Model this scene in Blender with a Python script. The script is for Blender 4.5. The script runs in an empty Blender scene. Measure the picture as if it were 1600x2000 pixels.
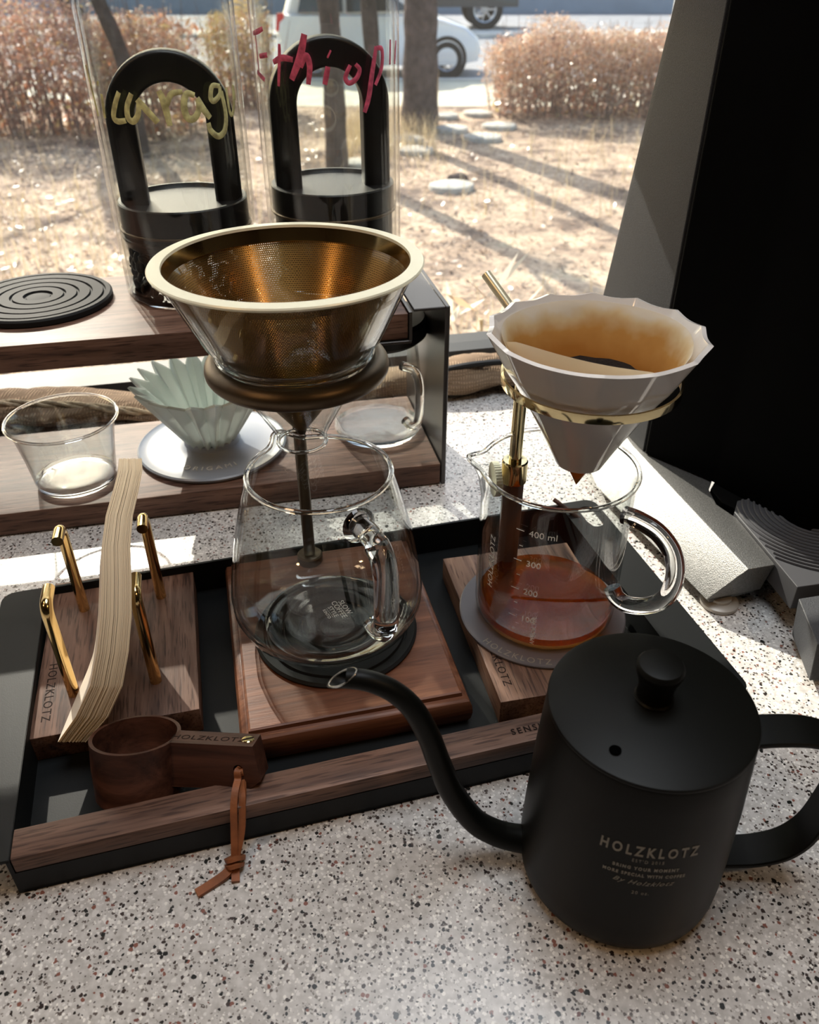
import bpy, bmesh, math, random
from mathutils import Vector, Matrix
PI = math.pi; R = math.radians
random.seed(7)
S = bpy.context.scene
C = S.collection
rnd = random.Random(11)

# ---------------------------------------------------------------- camera, sky, sun, room lights, exposure
cd = bpy.data.cameras.new('camera'); cam = bpy.data.objects.new('camera', cd); C.objects.link(cam)
cd.sensor_fit = 'HORIZONTAL'; cd.sensor_width = 36; cd.lens = 36
cam.location = (0, 0, .40); cam.rotation_euler = (R(90 - 34.5), 0, 0)
cd.clip_start = .01; cd.clip_end = 300
cd.dof.use_dof = True; cd.dof.focus_distance = .50; cd.dof.aperture_fstop = 16
S.camera = cam
SUN_AZ, SUN_EL = R(-28), R(33)
w = bpy.data.worlds.new('sky'); S.world = w; w.use_nodes = True
wn = w.node_tree.nodes; wl = w.node_tree.links; wn.clear()
sk = wn.new('ShaderNodeTexSky'); sk.sky_type = 'NISHITA'; sk.sun_disc = False
sk.sun_elevation = SUN_EL; sk.sun_rotation = SUN_AZ; sk.air_density = 1.2; sk.dust_density = 2.5; sk.ozone_density = 1.0
bg = wn.new('ShaderNodeBackground'); bg.inputs[1].default_value = .24
wo = wn.new('ShaderNodeOutputWorld'); wl.new(sk.outputs[0], bg.inputs[0]); wl.new(bg.outputs[0], wo.inputs[0])
def light(kind, name, loc, energy, color=(1, 1, 1), size=1., aim=None, **kw):
    l = bpy.data.lights.new(name, kind); o = bpy.data.objects.new(name, l); C.objects.link(o)
    l.energy = energy; l.color = color; o.location = loc
    if kind == 'AREA': l.shape = 'DISK'; l.size = size
    if kind == 'POINT': l.shadow_soft_size = size
    if aim is not None: o.rotation_euler = (Vector(aim) - Vector(loc)).to_track_quat('-Z', 'Y').to_euler()
    for k, v in kw.items(): setattr(l, k, v)
    return o
sd = Vector((math.sin(SUN_AZ) * math.cos(SUN_EL), math.cos(SUN_AZ) * math.cos(SUN_EL), math.sin(SUN_EL)))
light('SUN', 'sun', (0, 6, 8), 7.5, (1, .93, .82), aim=Vector((0, 6, 8)) - sd, angle=R(.6))
light('AREA', 'ceiling_panel_light', (.12, .45, 1.70), 11, (.90, .95, 1.0), .8, (.12, .2, 0))
light('AREA', 'warm_ceiling_light', (-.9, .0, 1.70), 2., (1, .66, .40), .3, (-.6, .25, 0))
light('POINT', 'spot_lamp', (-1.03, -.45, 1.32), 7, (1, .60, .28), .05)
light('POINT', 'spot_lamp', (.89, -.33, 1.33), 7, (1, .60, .28), .05)
S.view_settings.view_transform = 'Standard'; S.view_settings.look = 'None'
S.view_settings.gamma = 1; S.view_settings.use_curve_mapping = False
S.view_settings.exposure = 0.35
S.cycles.transparent_max_bounces = 28; S.cycles.max_bounces = 14; S.cycles.transmission_bounces = 12
S.cycles.glossy_bounces = 6; S.cycles.diffuse_bounces = 4
S.cycles.sample_clamp_indirect = 6; S.cycles.blur_glossy = .6

# ---------------------------------------------------------------- materials
def mat(name):
    m = bpy.data.materials.new(name); m.use_nodes = True
    nt = m.node_tree; nt.nodes.clear()
    out = nt.nodes.new('ShaderNodeOutputMaterial')
    return m, nt, out
def N(nt, t, **kw):
    n = nt.nodes.new('ShaderNode' + t)
    for k, v in kw.items():
        if k.startswith('i_'):
            key = k[2:].replace('_', ' ')
            n.inputs[int(key) if key.isdigit() else key].default_value = v
        else: setattr(n, k, v)
    return n
def ramp(nt, stops, interp='LINEAR'):
    n = nt.nodes.new('ShaderNodeValToRGB'); n.color_ramp.interpolation = interp
    e = n.color_ramp.elements
    while len(e) > 1: e.remove(e[-1])
    for i, (p, c) in enumerate(stops):
        c = (c[0], c[1], c[2], 1) if not isinstance(c, (int, float)) else (c, c, c, 1)
        if i == 0: e[0].position = p; e[0].color = c
        else: x = e.new(p); x.color = c
    return n
def pbsdf(name, col, rough=.5, metal=0., spec=.5, bump=None, coat=0., sss=0., trans=0., ior=1.45, vary=None, alpha=None, emit=None):
    """bump=(scale,strength,dist); vary=(scale, amount)"""
    m, nt, out = mat(name)
    b = N(nt, 'BsdfPrincipled')
    b.inputs['Base Color'].default_value = (*col, 1); b.inputs['Roughness'].default_value = rough
    b.inputs['Metallic'].default_value = metal; b.inputs['Specular IOR Level'].default_value = spec
    b.inputs['Coat Weight'].default_value = coat; b.inputs['Coat Roughness'].default_value = .08
    b.inputs['Transmission Weight'].default_value = trans; b.inputs['IOR'].default_value = ior
    if sss: b.inputs['Subsurface Weight'].default_value = sss; b.inputs['Subsurface Radius'].default_value = (.01, .01, .01); b.inputs['Subsurface Scale'].default_value = .5
    if emit: b.inputs['Emission Color'].default_value = (*emit[0], 1); b.inputs['Emission Strength'].default_value = emit[1]
    tc = N(nt, 'TexCoord')
    if vary:
        nz = N(nt, 'TexNoise', i_Scale=vary[0], i_Detail=4.); nt.links.new(tc.outputs['Object'], nz.inputs['Vector'])
        k = vary[1]
        rp = ramp(nt, [(.3, [max(0, c * (1 - k)) for c in col]), (.7, [min(1, c * (1 + k)) for c in col])])
        nt.links.new(nz.outputs[0], rp.inputs[0]); nt.links.new(rp.outputs[0], b.inputs['Base Color'])
    if bump:
        nz = N(nt, 'TexNoise', i_Scale=bump[0], i_Detail=3.); nt.links.new(tc.outputs['Object'], nz.inputs['Vector'])
        bp = N(nt, 'Bump', i_Strength=bump[1], i_Distance=bump[2]); nt.links.new(nz.outputs[0], bp.inputs['Height'])
        nt.links.new(bp.outputs[0], b.inputs['Normal'])
    nt.links.new(b.outputs[0], out.inputs[0])
    return m
def wood(name, dark, mid, lite, axis='X', rough=.5, scale=1., pores=.85, spec=.3):
    m, nt, out = mat(name); L = nt.links
    tc = N(nt, 'TexCoord'); mp = N(nt, 'Mapping'); L.new(tc.outputs['Object'], mp.inputs[0])
    sc = {'X': (6, 90, 90), 'Y': (90, 6, 90), 'Z': (90, 90, 6)}[axis]
    mp.inputs['Scale'].default_value = [s * scale for s in sc]
    n1 = N(nt, 'TexNoise', i_Scale=1., i_Detail=6., i_Roughness=.6, i_Distortion=.6); L.new(mp.outputs[0], n1.inputs[0])
    mp2 = N(nt, 'Mapping'); L.new(tc.outputs['Object'], mp2.inputs[0]); mp2.inputs['Scale'].default_value = [s * scale * 7 for s in sc]
    n2 = N(nt, 'TexNoise', i_Scale=1., i_Detail=2.); L.new(mp2.outputs[0], n2.inputs[0])
    n3 = N(nt, 'TexNoise', i_Scale=9. * scale, i_Detail=2.); L.new(tc.outputs['Object'], n3.inputs[0])
    r1 = ramp(nt, [(.34, dark), (.5, mid), (.66, lite)]); L.new(n1.outputs[0], r1.inputs[0])
    r2 = ramp(nt, [(.36, (.35, .3, .28)), (.46, (1, 1, 1))]); L.new(n2.outputs[0], r2.inputs[0])
    mx = N(nt, 'MixRGB', blend_type='MULTIPLY', i_0=pores); L.new(r1.outputs[0], mx.inputs[1]); L.new(r2.outputs[0], mx.inputs[2])
    r3 = ramp(nt, [(.3, .75), (.7, 1.2)]); L.new(n3.outputs[0], r3.inputs[0])
    mx2 = N(nt, 'MixRGB', blend_type='MULTIPLY', i_0=.8); L.new(mx.outputs[0], mx2.inputs[1]); L.new(r3.outputs[0], mx2.inputs[2])
    b = N(nt, 'BsdfPrincipled', i_Roughness=rough); b.inputs['Specular IOR Level'].default_value = spec
    L.new(mx2.outputs[0], b.inputs['Base Color'])
    bp = N(nt, 'Bump', i_Strength=.25, i_Distance=.0004); L.new(n2.outputs[0], bp.inputs['Height']); L.new(bp.outputs[0], b.inputs['Normal'])
    L.new(b.outputs[0], out.inputs[0]); return m
def schlick(nt, f0, f1):
    """mirror share rising towards grazing view, the same from both sides of a thin sheet"""
    lw = N(nt, 'LayerWeight', i_Blend=.5); pw = N(nt, 'Math', operation='POWER'); pw.inputs[1].default_value = 5.
    nt.links.new(lw.outputs['Facing'], pw.inputs[0])
    ma = N(nt, 'Math', operation='MULTIPLY_ADD'); ma.inputs[1].default_value = f1 - f0; ma.inputs[2].default_value = f0
    nt.links.new(pw.outputs[0], ma.inputs[0]); return ma
def thin_glass(name, tint=(.97, .985, .98), edge=(.10, .12, .12), boost=1.0, rough=0.0, dust=0.):
    """a thin sheet of clear glass: what is not mirrored goes straight through, more is absorbed at grazing angles"""
    m, nt, out = mat(name); L = nt.links
    lw = N(nt, 'LayerWeight', i_Blend=.5)
    rp = ramp(nt, [(.0, tint), (.70, [c * .985 for c in tint]), (.88, [(a * 2 + b_) / 3 for a, b_ in zip(tint, edge)]), (1., edge)]); L.new(lw.outputs['Facing'], rp.inputs[0])
    tr = N(nt, 'BsdfTransparent'); L.new(rp.outputs[0], tr.inputs[0])
    gl = N(nt, 'BsdfGlossy', i_Roughness=rough)
    mm = schlick(nt, .04 * boost, .9)
    mx = N(nt, 'MixShader'); L.new(mm.outputs[0], mx.inputs[0]); L.new(tr.outputs[0], mx.inputs[1]); L.new(gl.outputs[0], mx.inputs[2])
    last = mx.outputs[0]
    if dust:
        tl = N(nt, 'BsdfTranslucent'); tl.inputs[0].default_value = (.9, .86, .8, 1)
        m2 = N(nt, 'MixShader'); m2.inputs[0].default_value = dust; L.new(last, m2.inputs[1]); L.new(tl.outputs[0], m2.inputs[2]); last = m2.outputs[0]
    L.new(last, out.inputs[0]); return m
def solid_glass(name, col=(1, 1, 1), rough=0., ior=1.47):
    m, nt, out = mat(name); g = N(nt, 'BsdfGlass', i_Roughness=rough, i_IOR=ior); g.inputs[0].default_value = (*col, 1)
    nt.links.new(g.outputs[0], out.inputs[0]); return m
def leafmat(name, stops, trans=.45, rough=.5, gloss=.08):
    m, nt, out = mat(name); L = nt.links
    ge = N(nt, 'NewGeometry'); rp = ramp(nt, stops); L.new(ge.outputs['Random Per Island'], rp.inputs[0])
    d = N(nt, 'BsdfDiffuse'); t = N(nt, 'BsdfTranslucent'); L.new(rp.outputs[0], d.inputs[0]); L.new(rp.outputs[0], t.inputs[0])
    mx = N(nt, 'MixShader'); mx.inputs[0].default_value = trans; L.new(d.outputs[0], mx.inputs[1]); L.new(t.outputs[0], mx.inputs[2])
    g = N(nt, 'BsdfGlossy', i_Roughness=.3)
    m2 = N(nt, 'MixShader'); m2.inputs[0].default_value = gloss; L.new(mx.outputs[0], m2.inputs[1]); L.new(g.outputs[0], m2.inputs[2])
    L.new(m2.outputs[0], out.inputs[0]); return m

M = {}
M['walnut_y'] = wood('walnut_y', (.075, .037, .025), (.150, .080, .054), (.23, .135, .098), 'Y')
M['walnut_x'] = wood('walnut_x', (.075, .037, .025), (.150, .080, .054), (.23, .135, .098), 'X')
M['walnut_dark'] = wood('walnut_dark', (.04, .018, .013), (.085, .04, .028), (.13, .065, .045), 'X', rough=.5)
M['red_wood'] = wood('red_wood', (.09, .032, .016), (.165, .062, .031), (.24, .10, .052), 'X', rough=.38, pores=.3)
M['scoop_wood'] = wood('scoop_wood', (.03, .011, .007), (.065, .024, .014), (.11, .042, .025), 'X', rough=.45, pores=.25)
M['oak'] = wood('oak', (.12, .06, .038), (.2, .11, .072), (.3, .18, .12), 'Y', rough=.5)
M['black_metal'] = pbsdf('black_metal', (.006, .007, .0075), .5, 0., .22, bump=(1800, .12, .0004))
M['rack_metal'] = pbsdf('rack_metal', (.085, .08, .078), .36, .85, .5)
M['black_smooth'] = pbsdf('black_smooth', (.012, .012, .012), .45, 0, .5)
M['kettle_black'] = pbsdf('kettle_black', (.0045, .0046, .0036), .42, .0, .17, bump=(2500, .06, .0003))
M['rubber'] = pbsdf('rubber', (.012, .013, .014), .7, 0, .3)
M['plunger_black'] = pbsdf('plunger_black', (.008, .008, .009), .38, 0, .5)
M['brass'] = pbsdf('brass', (.86, .62, .28), .14, 1.)
M['gold'] = pbsdf('gold', (.95, .80, .46), .1, 1.)
M['pale_gold'] = pbsdf('pale_gold', (.98, .95, .74), .38, .25)
M['brass_pale'] = pbsdf('brass_pale', (.92, .86, .62), .28, .6)
M['bronze'] = pbsdf('bronze', (.13, .095, .06), .42, .85, bump=(900, .1, .0003))
M['sleeve_brown'] = pbsdf('sleeve_brown', (.20, .085, .055), .4, 0, .4)
M['steel'] = pbsdf('steel', (.75, .74, .7), .25, 1.)
M['leather'] = pbsdf('leather', (.25, .085, .032), .55, 0, .4, bump=(900, .3, .0005), vary=(120, .25))
m, nt, out = mat('paper'); d = N(nt, 'BsdfDiffuse'); d.inputs[0].default_value = (.90, .85, .76, 1); t = N(nt, 'BsdfTranslucent'); t.inputs[0].default_value = (1., .80, .52, 1)
mx = N(nt, 'MixShader'); mx.inputs[0].default_value = .3; nt.links.new(d.outputs[0], mx.inputs[1]); nt.links.new(t.outputs[0], mx.inputs[2]); nt.links.new(mx.outputs[0], out.inputs[0]); M['paper'] = m
m = m.copy(); m.name = 'paper_edge_backlit'; M['paper_edge_backlit'] = m
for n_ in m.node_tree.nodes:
    if n_.type == 'BSDF_DIFFUSE': n_.inputs[0].default_value = (1., .87, .64, 1)  # warm glow of light through the sheets painted into their edge colour
M['ceramic'] = pbsdf('ceramic', (.74, .71, .68), .12, 0, .6, coat=.6)
M['mint'] = pbsdf('mint', (.78, .87, .82), .16, 0, .5, coat=.5, sss=.3)
M['acrylic'] = pbsdf('acrylic', (.44, .49, .58), .3, 0, .5, trans=.35)
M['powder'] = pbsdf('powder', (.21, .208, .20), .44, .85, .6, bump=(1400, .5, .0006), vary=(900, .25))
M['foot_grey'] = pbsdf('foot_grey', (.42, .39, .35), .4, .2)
M['plate_grey_shaded'] = pbsdf('plate_grey_shaded', (.045, .047, .052), .5, 0, .35, bump=(1400, .5, .0006), vary=(900, .25))  # powder coat darkened: the plate's dim grazing light painted into its colour
M['machine'] = pbsdf('machine', (.002, .002, .002), .7, 0, .05)
M['mesh_rubber'] = pbsdf('mesh_rubber', (.055, .055, .06), .5, 0, .5)
m, nt, out = mat('ink_white'); d = N(nt, 'BsdfDiffuse'); d.inputs[0].default_value = (.95, .95, .93, 1); t = N(nt, 'BsdfTranslucent'); t.inputs[0].default_value = (.95, .95, .93, 1)
mx = N(nt, 'MixShader'); mx.inputs[0].default_value = .6; nt.links.new(d.outputs[0], mx.inputs[1]); nt.links.new(t.outputs[0], mx.inputs[2]); nt.links.new(mx.outputs[0], out.inputs[0]); M['ink_white'] = m
M['ink_grey'] = pbsdf('ink_grey', (.24, .225, .19), .5)
M['engraved'] = pbsdf('engraved', (.014, .007, .005), .8, 0, .2)
M['marker_yellow'] = pbsdf('marker_yellow', (.78, .72, .34), .5, vary=(180, .45))
M['marker_pink'] = pbsdf('marker_pink', (.75, .12, .22), .5, vary=(200, .4))
M['glass_thin'] = thin_glass('glass_thin', boost=1.9)
M['tube_glass'] = thin_glass('tube_glass', (.975, .98, .965), (.5, .48, .42), 1.4)
M['window_glass'] = thin_glass('window_glass', (.96, .97, .96), (.85, .88, .86), .9, dust=.008)
M['glass_solid'] = solid_glass('glass_solid')
M['bean'] = pbsdf('bean', (.016, .009, .006), .32, 0, .6)
M['wall'] = pbsdf('wall', (.07, .065, .06), .9, vary=(3, .1))
M['dark_wall'] = pbsdf('dark_wall', (.03, .028, .027), .9, vary=(3, .1))
m, nt, out = mat('blind'); d = N(nt, 'BsdfDiffuse'); d.inputs[0].default_value = (.5, .5, .5, 1); t = N(nt, 'BsdfTranslucent'); t.inputs[0].default_value = (.74, .76, .80, 1)
mx = N(nt, 'MixShader'); mx.inputs[0].default_value = .75; nt.links.new(d.outputs[0], mx.inputs[1]); nt.links.new(t.outputs[0], mx.inputs[2]); nt.links.new(mx.outputs[0], out.inputs[0]); M['blind'] = m
M['floor'] = pbsdf('floor', (.09, .085, .08), .5, vary=(6, .2))
M['frame_black'] = pbsdf('frame_black', (.012, .012, .012), .5)
M['smoky'] = None
# smoky translucent coaster
m, nt, out = mat('smoky'); tr = N(nt, 'BsdfTransparent'); tr.inputs[0].default_value = (.42, .40, .42, 1)
pb = N(nt, 'BsdfPrincipled', i_Roughness=.35); pb.inputs['Base Color'].default_value = (.20, .19, .21, 1)
mx = N(nt, 'MixShader'); mx.inputs[0].default_value = .62; nt.links.new(tr.outputs[0], mx.inputs[1]); nt.links.new(pb.outputs[0], mx.inputs[2]); nt.links.new(mx.outputs[0], out.inputs[0]); M['smoky'] = m
# coffee: amber, clear
m, nt, out = mat('coffee'); tr = N(nt, 'BsdfTransparent'); tr.inputs[0].default_value = (.92, .48, .11, 1)
gl = N(nt, 'BsdfGlossy', i_Roughness=.0); fr = schlick(nt, .03, .6); df = N(nt, 'BsdfDiffuse'); df.inputs[0].default_value = (.38, .09, .012, 1)
m1 = N(nt, 'MixShader'); m1.inputs[0].default_value = .14; nt.links.new(tr.outputs[0], m1.inputs[1]); nt.links.new(df.outputs[0], m1.inputs[2])
mx = N(nt, 'MixShader'); nt.links.new(fr.outputs[0], mx.inputs[0]); nt.links.new(m1.outputs[0], mx.inputs[1]); nt.links.new(gl.outputs[0], mx.inputs[2]); nt.links.new(mx.outputs[0], out.inputs[0]); M['coffee'] = m
# perforated gold cone: rows of tiny holes (uv)
m, nt, out = mat('gold_mesh'); L = nt.links
uv = N(nt, 'UVMap'); sx = N(nt, 'SeparateXYZ'); L.new(uv.outputs[0], sx.inputs[0])
def frac(src, k, off=None):
    a = N(nt, 'Math', operation='MULTIPLY'); a.inputs[1].default_value = k; L.new(src, a.inputs[0]); s = a.outputs[0]
    if off is not None:
        ad = N(nt, 'Math', operation='ADD'); L.new(s, ad.inputs[0]); L.new(off, ad.inputs[1]); s = ad.outputs[0]
    f = N(nt, 'Math', operation='FRACT'); L.new(s, f.inputs[0])
    c = N(nt, 'Math', operation='SUBTRACT'); c.inputs[1].default_value = .5; L.new(f.outputs[0], c.inputs[0]); return c.outputs[0], s
fy, ry = frac(sx.outputs[1], 105)
fl = N(nt, 'Math', operation='FLOOR'); L.new(ry, fl.inputs[0]); hf = N(nt, 'Math', operation='MULTIPLY'); hf.inputs[1].default_value = .5; L.new(fl.outputs[0], hf.inputs[0])
fx, _ = frac(sx.outputs[0], 330, hf.outputs[0])
def sq(s):
    q = N(nt, 'Math', operation='MULTIPLY'); L.new(s, q.inputs[0]); L.new(s, q.inputs[1]); return q.outputs[0]
ad = N(nt, 'Math', operation='ADD'); L.new(sq(fx), ad.inputs[0]); L.new(sq(fy), ad.inputs[1])
lt = N(nt, 'Math', operation='LESS_THAN'); lt.inputs[1].default_value = .07; L.new(ad.outputs[0], lt.inputs[0])
b = N(nt, 'BsdfPrincipled', i_Roughness=.33, i_Metallic=1.); b.inputs['Base Color'].default_value = (.50, .29, .09, 1)
b.inputs['Anisotropic'].default_value = .8; b.inputs['Anisotropic Rotation'].default_value = .25
tg = N(nt, 'Tangent', direction_type='RADIAL', axis='Z'); L.new(tg.outputs[0], b.inputs['Tangent'])
tr = N(nt, 'BsdfTransparent'); mx = N(nt, 'MixShader'); L.new(lt.outputs[0], mx.inputs[0]); L.new(b.outputs[0], mx.inputs[1]); L.new(tr.outputs[0], mx.inputs[2])
L.new(mx.outputs[0], out.inputs[0]); M['gold_mesh'] = m
m = m.copy(); m.name = 'gold_mesh_shaded'; M['gold_mesh_shaded'] = m
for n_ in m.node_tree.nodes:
    if n_.type == 'BSDF_PRINCIPLED': n_.inputs['Base Color'].default_value = (.20, .125, .05, 1); n_.inputs['Roughness'].default_value = .4; n_.inputs['Anisotropic'].default_value = .3  # same metal darkened: backlit shade of the cone's outside put into the colour
# speckled solid-surface counter
m, nt, out = mat('terrazzo'); L = nt.links; tc = N(nt, 'TexCoord')
base = N(nt, 'TexNoise', i_Scale=220., i_Detail=4.); L.new(tc.outputs['Object'], base.inputs[0])
rb = ramp(nt, [(.3, (.44, .42, .40)), (.7, (.66, .64, .62))]); L.new(base.outputs[0], rb.inputs[0]); cur = rb.outputs[0]
def specks(cur, scale, thr, dens, cols, seed):
    mp = N(nt, 'Mapping'); mp.inputs['Location'].default_value = (seed, seed * 1.7, seed * .3); L.new(tc.outputs['Object'], mp.inputs[0])
    dn = N(nt, 'TexNoise', i_Scale=scale * 1.6, i_Detail=1.); L.new(mp.outputs[0], dn.inputs[0])
    va = N(nt, 'MixRGB'); va.inputs[0].default_value = .0035 * 170 / scale; L.new(mp.outputs[0], va.inputs[1]); L.new(dn.outputs['Color'], va.inputs[2])
    v = N(nt, 'TexVoronoi', i_Scale=scale); L.new(va.outputs[0], v.inputs['Vector'])
    s = N(nt, 'SeparateColor'); L.new(v.outputs['Color'], s.inputs[0])
    # radius differs per cell
    th = N(nt, 'Math', operation='MULTIPLY'); th.inputs[1].default_value = thr; L.new(s.outputs[1], th.inputs[0])
    l1 = N(nt, 'Math', operation='LESS_THAN'); L.new(v.outputs['Distance'], l1.inputs[0]); L.new(th.outputs[0], l1.inputs[1])
    l2 = N(nt, 'Math', operation='LESS_THAN'); l2.inputs[1].default_value = dens; L.new(s.outputs[0], l2.inputs[0])
    mu = N(nt, 'Math', operation='MULTIPLY'); L.new(l1.outputs[0], mu.inputs[0]); L.new(l2.outputs[0], mu.inputs[1])
    cr = ramp(nt, cols, 'CONSTANT'); L.new(s.outputs[2], cr.inputs[0])
    x = N(nt, 'MixRGB'); L.new(mu.outputs[0], x.inputs[0]); L.new(cur, x.inputs[1]); L.new(cr.outputs[0], x.inputs[2]); return x.outputs[0]
cur = specks(cur, 700, .8, .5, [(0, (.22, .20, .18)), (.35, (.74, .72, .70)), (.7, (.12, .10, .09)), (.85, (.86, .84, .8))], 3.1)
cur = specks(cur, 520, .62, .42, [(0, (.025, .022, .02)), (.4, (.82, .80, .76)), (.75, (.05, .035, .03)), (.9, (.24, .10, .075))], 1.3)
cur = specks(cur, 330, .50, .26, [(0, (.018, .018, .016)), (.45, (.72, .70, .67)), (.75, (.03, .022, .02)), (.9, (.2, .085, .07))], 5.7)
cur = specks(cur, 230, .42, .10, [(0, (.016, .017, .014)), (.55, (.68, .66, .64)), (.85, (.16, .07, .06))], 8.2)
b = N(nt, 'BsdfPrincipled', i_Roughness=.24); L.new(cur, b.inputs['Base Color']); L.new(b.outputs[0], out.inputs[0]); M['terrazzo'] = m
# stained filter paper
m, nt, out = mat('stained_paper'); L = nt.links; tc = N(nt, 'TexCoord'); sp = N(nt, 'SeparateXYZ'); L.new(tc.outputs['Object'], sp.inputs[0])
nz = N(nt, 'TexNoise', i_Scale=45., i_Detail=3.); L.new(tc.outputs['Object'], nz.inputs[0])
ma = N(nt, 'MapRange'); ma.inputs[1].default_value = .096; ma.inputs[2].default_value = .050; L.new(sp.outputs[2], ma.inputs[0])
a2 = N(nt, 'Math', operation='MULTIPLY_ADD'); a2.inputs[1].default_value = .5; L.new(nz.outputs[0], a2.inputs[0]); L.new(ma.outputs[0], a2.inputs[2])
rp = ramp(nt, [(.42, (.86, .80, .68)), (.54, (.82, .66, .40)), (.70, (.66, .36, .11)), (1., (.50, .22, .05))]); L.new(a2.outputs[0], rp.inputs[0])
d = N(nt, 'BsdfDiffuse'); t = N(nt, 'BsdfTranslucent'); L.new(rp.outputs[0], d.inputs[0]); L.new(rp.outputs[0], t.inputs[0])
mx = N(nt, 'MixShader'); mx.inputs[0].default_value = .4; L.new(d.outputs[0], mx.inputs[1]); L.new(t.outputs[0], mx.inputs[2]); L.new(mx.outputs[0], out.inputs[0]); M['stained_paper'] = m
M['grounds'] = pbsdf('grounds', (.012, .007, .005), .8, 0, .3, bump=(900, 1., .002))
# burlap
m, nt, out = mat('burlap'); L = nt.links; tc = N(nt, 'TexCoord')
w1 = N(nt, 'TexWave', i_Scale=110., i_Distortion=2.5); w1.bands_direction = 'X'; w2 = N(nt, 'TexWave', i_Scale=110., i_Distortion=2.5); w2.bands_direction = 'Z'
L.new(tc.outputs['Object'], w1.inputs[0]); L.new(tc.outputs['Object'], w2.inputs[0])
mu = N(nt, 'MixRGB', blend_type='MULTIPLY', i_0=1.); L.new(w1.outputs[0], mu.inputs[1]); L.new(w2.outputs[0], mu.inputs[2])
nz = N(nt, 'TexNoise', i_Scale=30., i_Detail=4.); L.new(tc.outputs['Object'], nz.inputs[0])
rp = ramp(nt, [(0, (.10, .06, .035)), (.5, (.26, .17, .10)), (1, (.42, .30, .19))]); ad = N(nt, 'MixRGB', i_0=.5); L.new(mu.outputs[0], ad.inputs[1]); L.new(nz.outputs[0], ad.inputs[2]); L.new(ad.outputs[0], rp.inputs[0])
b = N(nt, 'BsdfPrincipled', i_Roughness=.95); L.new(rp.outputs[0], b.inputs['Base Color']); bp = N(nt, 'Bump', i_Strength=.8, i_Distance=.001); L.new(mu.outputs[0], bp.inputs['Height']); L.new(bp.outputs[0], b.inputs['Normal']); L.new(b.outputs[0], out.inputs[0]); M['burlap'] = m
M['jute'] = pbsdf('jute', (.48, .38, .26), .95, 0, .1, bump=(700, 1., .002), vary=(150, .4))
# outdoors
m, nt, out = mat('dirt'); L = nt.links; tc = N(nt, 'TexCoord')
n1 = N(nt, 'TexNoise', i_Scale=1.6, i_Detail=9., i_Roughness=.72); L.new(tc.outputs['Object'], n1.inputs[0])
r1 = ramp(nt, [(.40, (.17, .115, .085)), (.48, (.46, .33, .23)), (.60, (.70, .54, .38)), (.72, (.50, .45, .30))]); L.new(n1.outputs[0], r1.inputs[0])
n2 = N(nt, 'TexNoise', i_Scale=30., i_Detail=6.); L.new(tc.outputs['Object'], n2.inputs[0]); r2 = ramp(nt, [(.35, .55), (.65, 1.15)]); L.new(n2.outputs[0], r2.inputs[0])
mx = N(nt, 'MixRGB', blend_type='MULTIPLY', i_0=.8); L.new(r1.outputs[0], mx.inputs[1]); L.new(r2.outputs[0], mx.inputs[2])
b = N(nt, 'BsdfPrincipled', i_Roughness=.95); L.new(mx.outputs[0], b.inputs['Base Color']); bp = N(nt, 'Bump', i_Strength=.6, i_Distance=.03); L.new(n2.outputs[0], bp.inputs['Height']); L.new(bp.outputs[0], b.inputs['Normal']); L.new(b.outputs[0], out.inputs[0]); M['dirt'] = m
M['asphalt'] = pbsdf('asphalt', (.25, .26, .28), .8, vary=(1.5, .15))
M['paving'] = pbsdf('paving', (.62, .60, .47), .85, vary=(2, .12))
M['concrete'] = pbsdf('concrete', (.66, .64, .58), .85, vary=(4, .12))
M['stone'] = pbsdf('stone', (.52, .50, .44), .85, vary=(9, .2), bump=(20, .4, .01))
M['twig'] = pbsdf('twig', (.22, .15, .12), .9)
M['bark'] = pbsdf('bark', (.10, .075, .07), .95, 0, .2, bump=(18, 1., .03), vary=(9, .4))
M['hedge_leaf'] = leafmat('hedge_leaf', [(0, (.26, .14, .11)), (.35, (.42, .24, .18)), (.6, (.50, .35, .27)), (.8, (.62, .24, .11)), (.9, (.58, .46, .2)), (1, (.8, .75, .7))])
M['tan_leaf'] = leafmat('tan_leaf', [(0, (.46, .28, .20)), (.4, (.60, .41, .30)), (.7, (.58, .52, .40)), (.9, (.75, .38, .17)), (1, (.85, .75, .65))])
M['yellow_leaf'] = leafmat('yellow_leaf', [(0, (.30, .24, .10)), (.5, (.55, .38, .12)), (1, (.6, .5, .25))])
M['dry_leaf'] = leafmat('dry_leaf', [(0, (.12, .065, .04)), (.45, (.32, .19, .115)), (.75, (.58, .40, .26)), (1, (.8, .68, .52))], .35, gloss=.12)
M['straw'] = leafmat('straw', [(0, (.45, .33, .17)), (1, (.75, .62, .4))], .4)
M['car_paint'] = pbsdf('car_paint', (.82, .83, .84), .25, 0, .5, coat=.7)
M['car_glass'] = pbsdf('car_glass', (.02, .025, .03), .08, 0, .8)
M['tyre'] = pbsdf('tyre', (.015, .015, .016), .8)
M['rim'] = pbsdf('rim', (.5, .5, .52), .3, .9)
M['red_lamp'] = pbsdf('red_lamp', (.65, .03, .03), .2)
M['lamp_clear'] = pbsdf('lamp_clear', (.6, .62, .64), .1, .3)
M['dark_paint'] = pbsdf('dark_paint', (.03, .035, .045), .3, 0, .5, coat=.5)
M['blue_grey'] = pbsdf('blue_grey', (.30, .34, .40), .7, vary=(1, .1))

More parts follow.
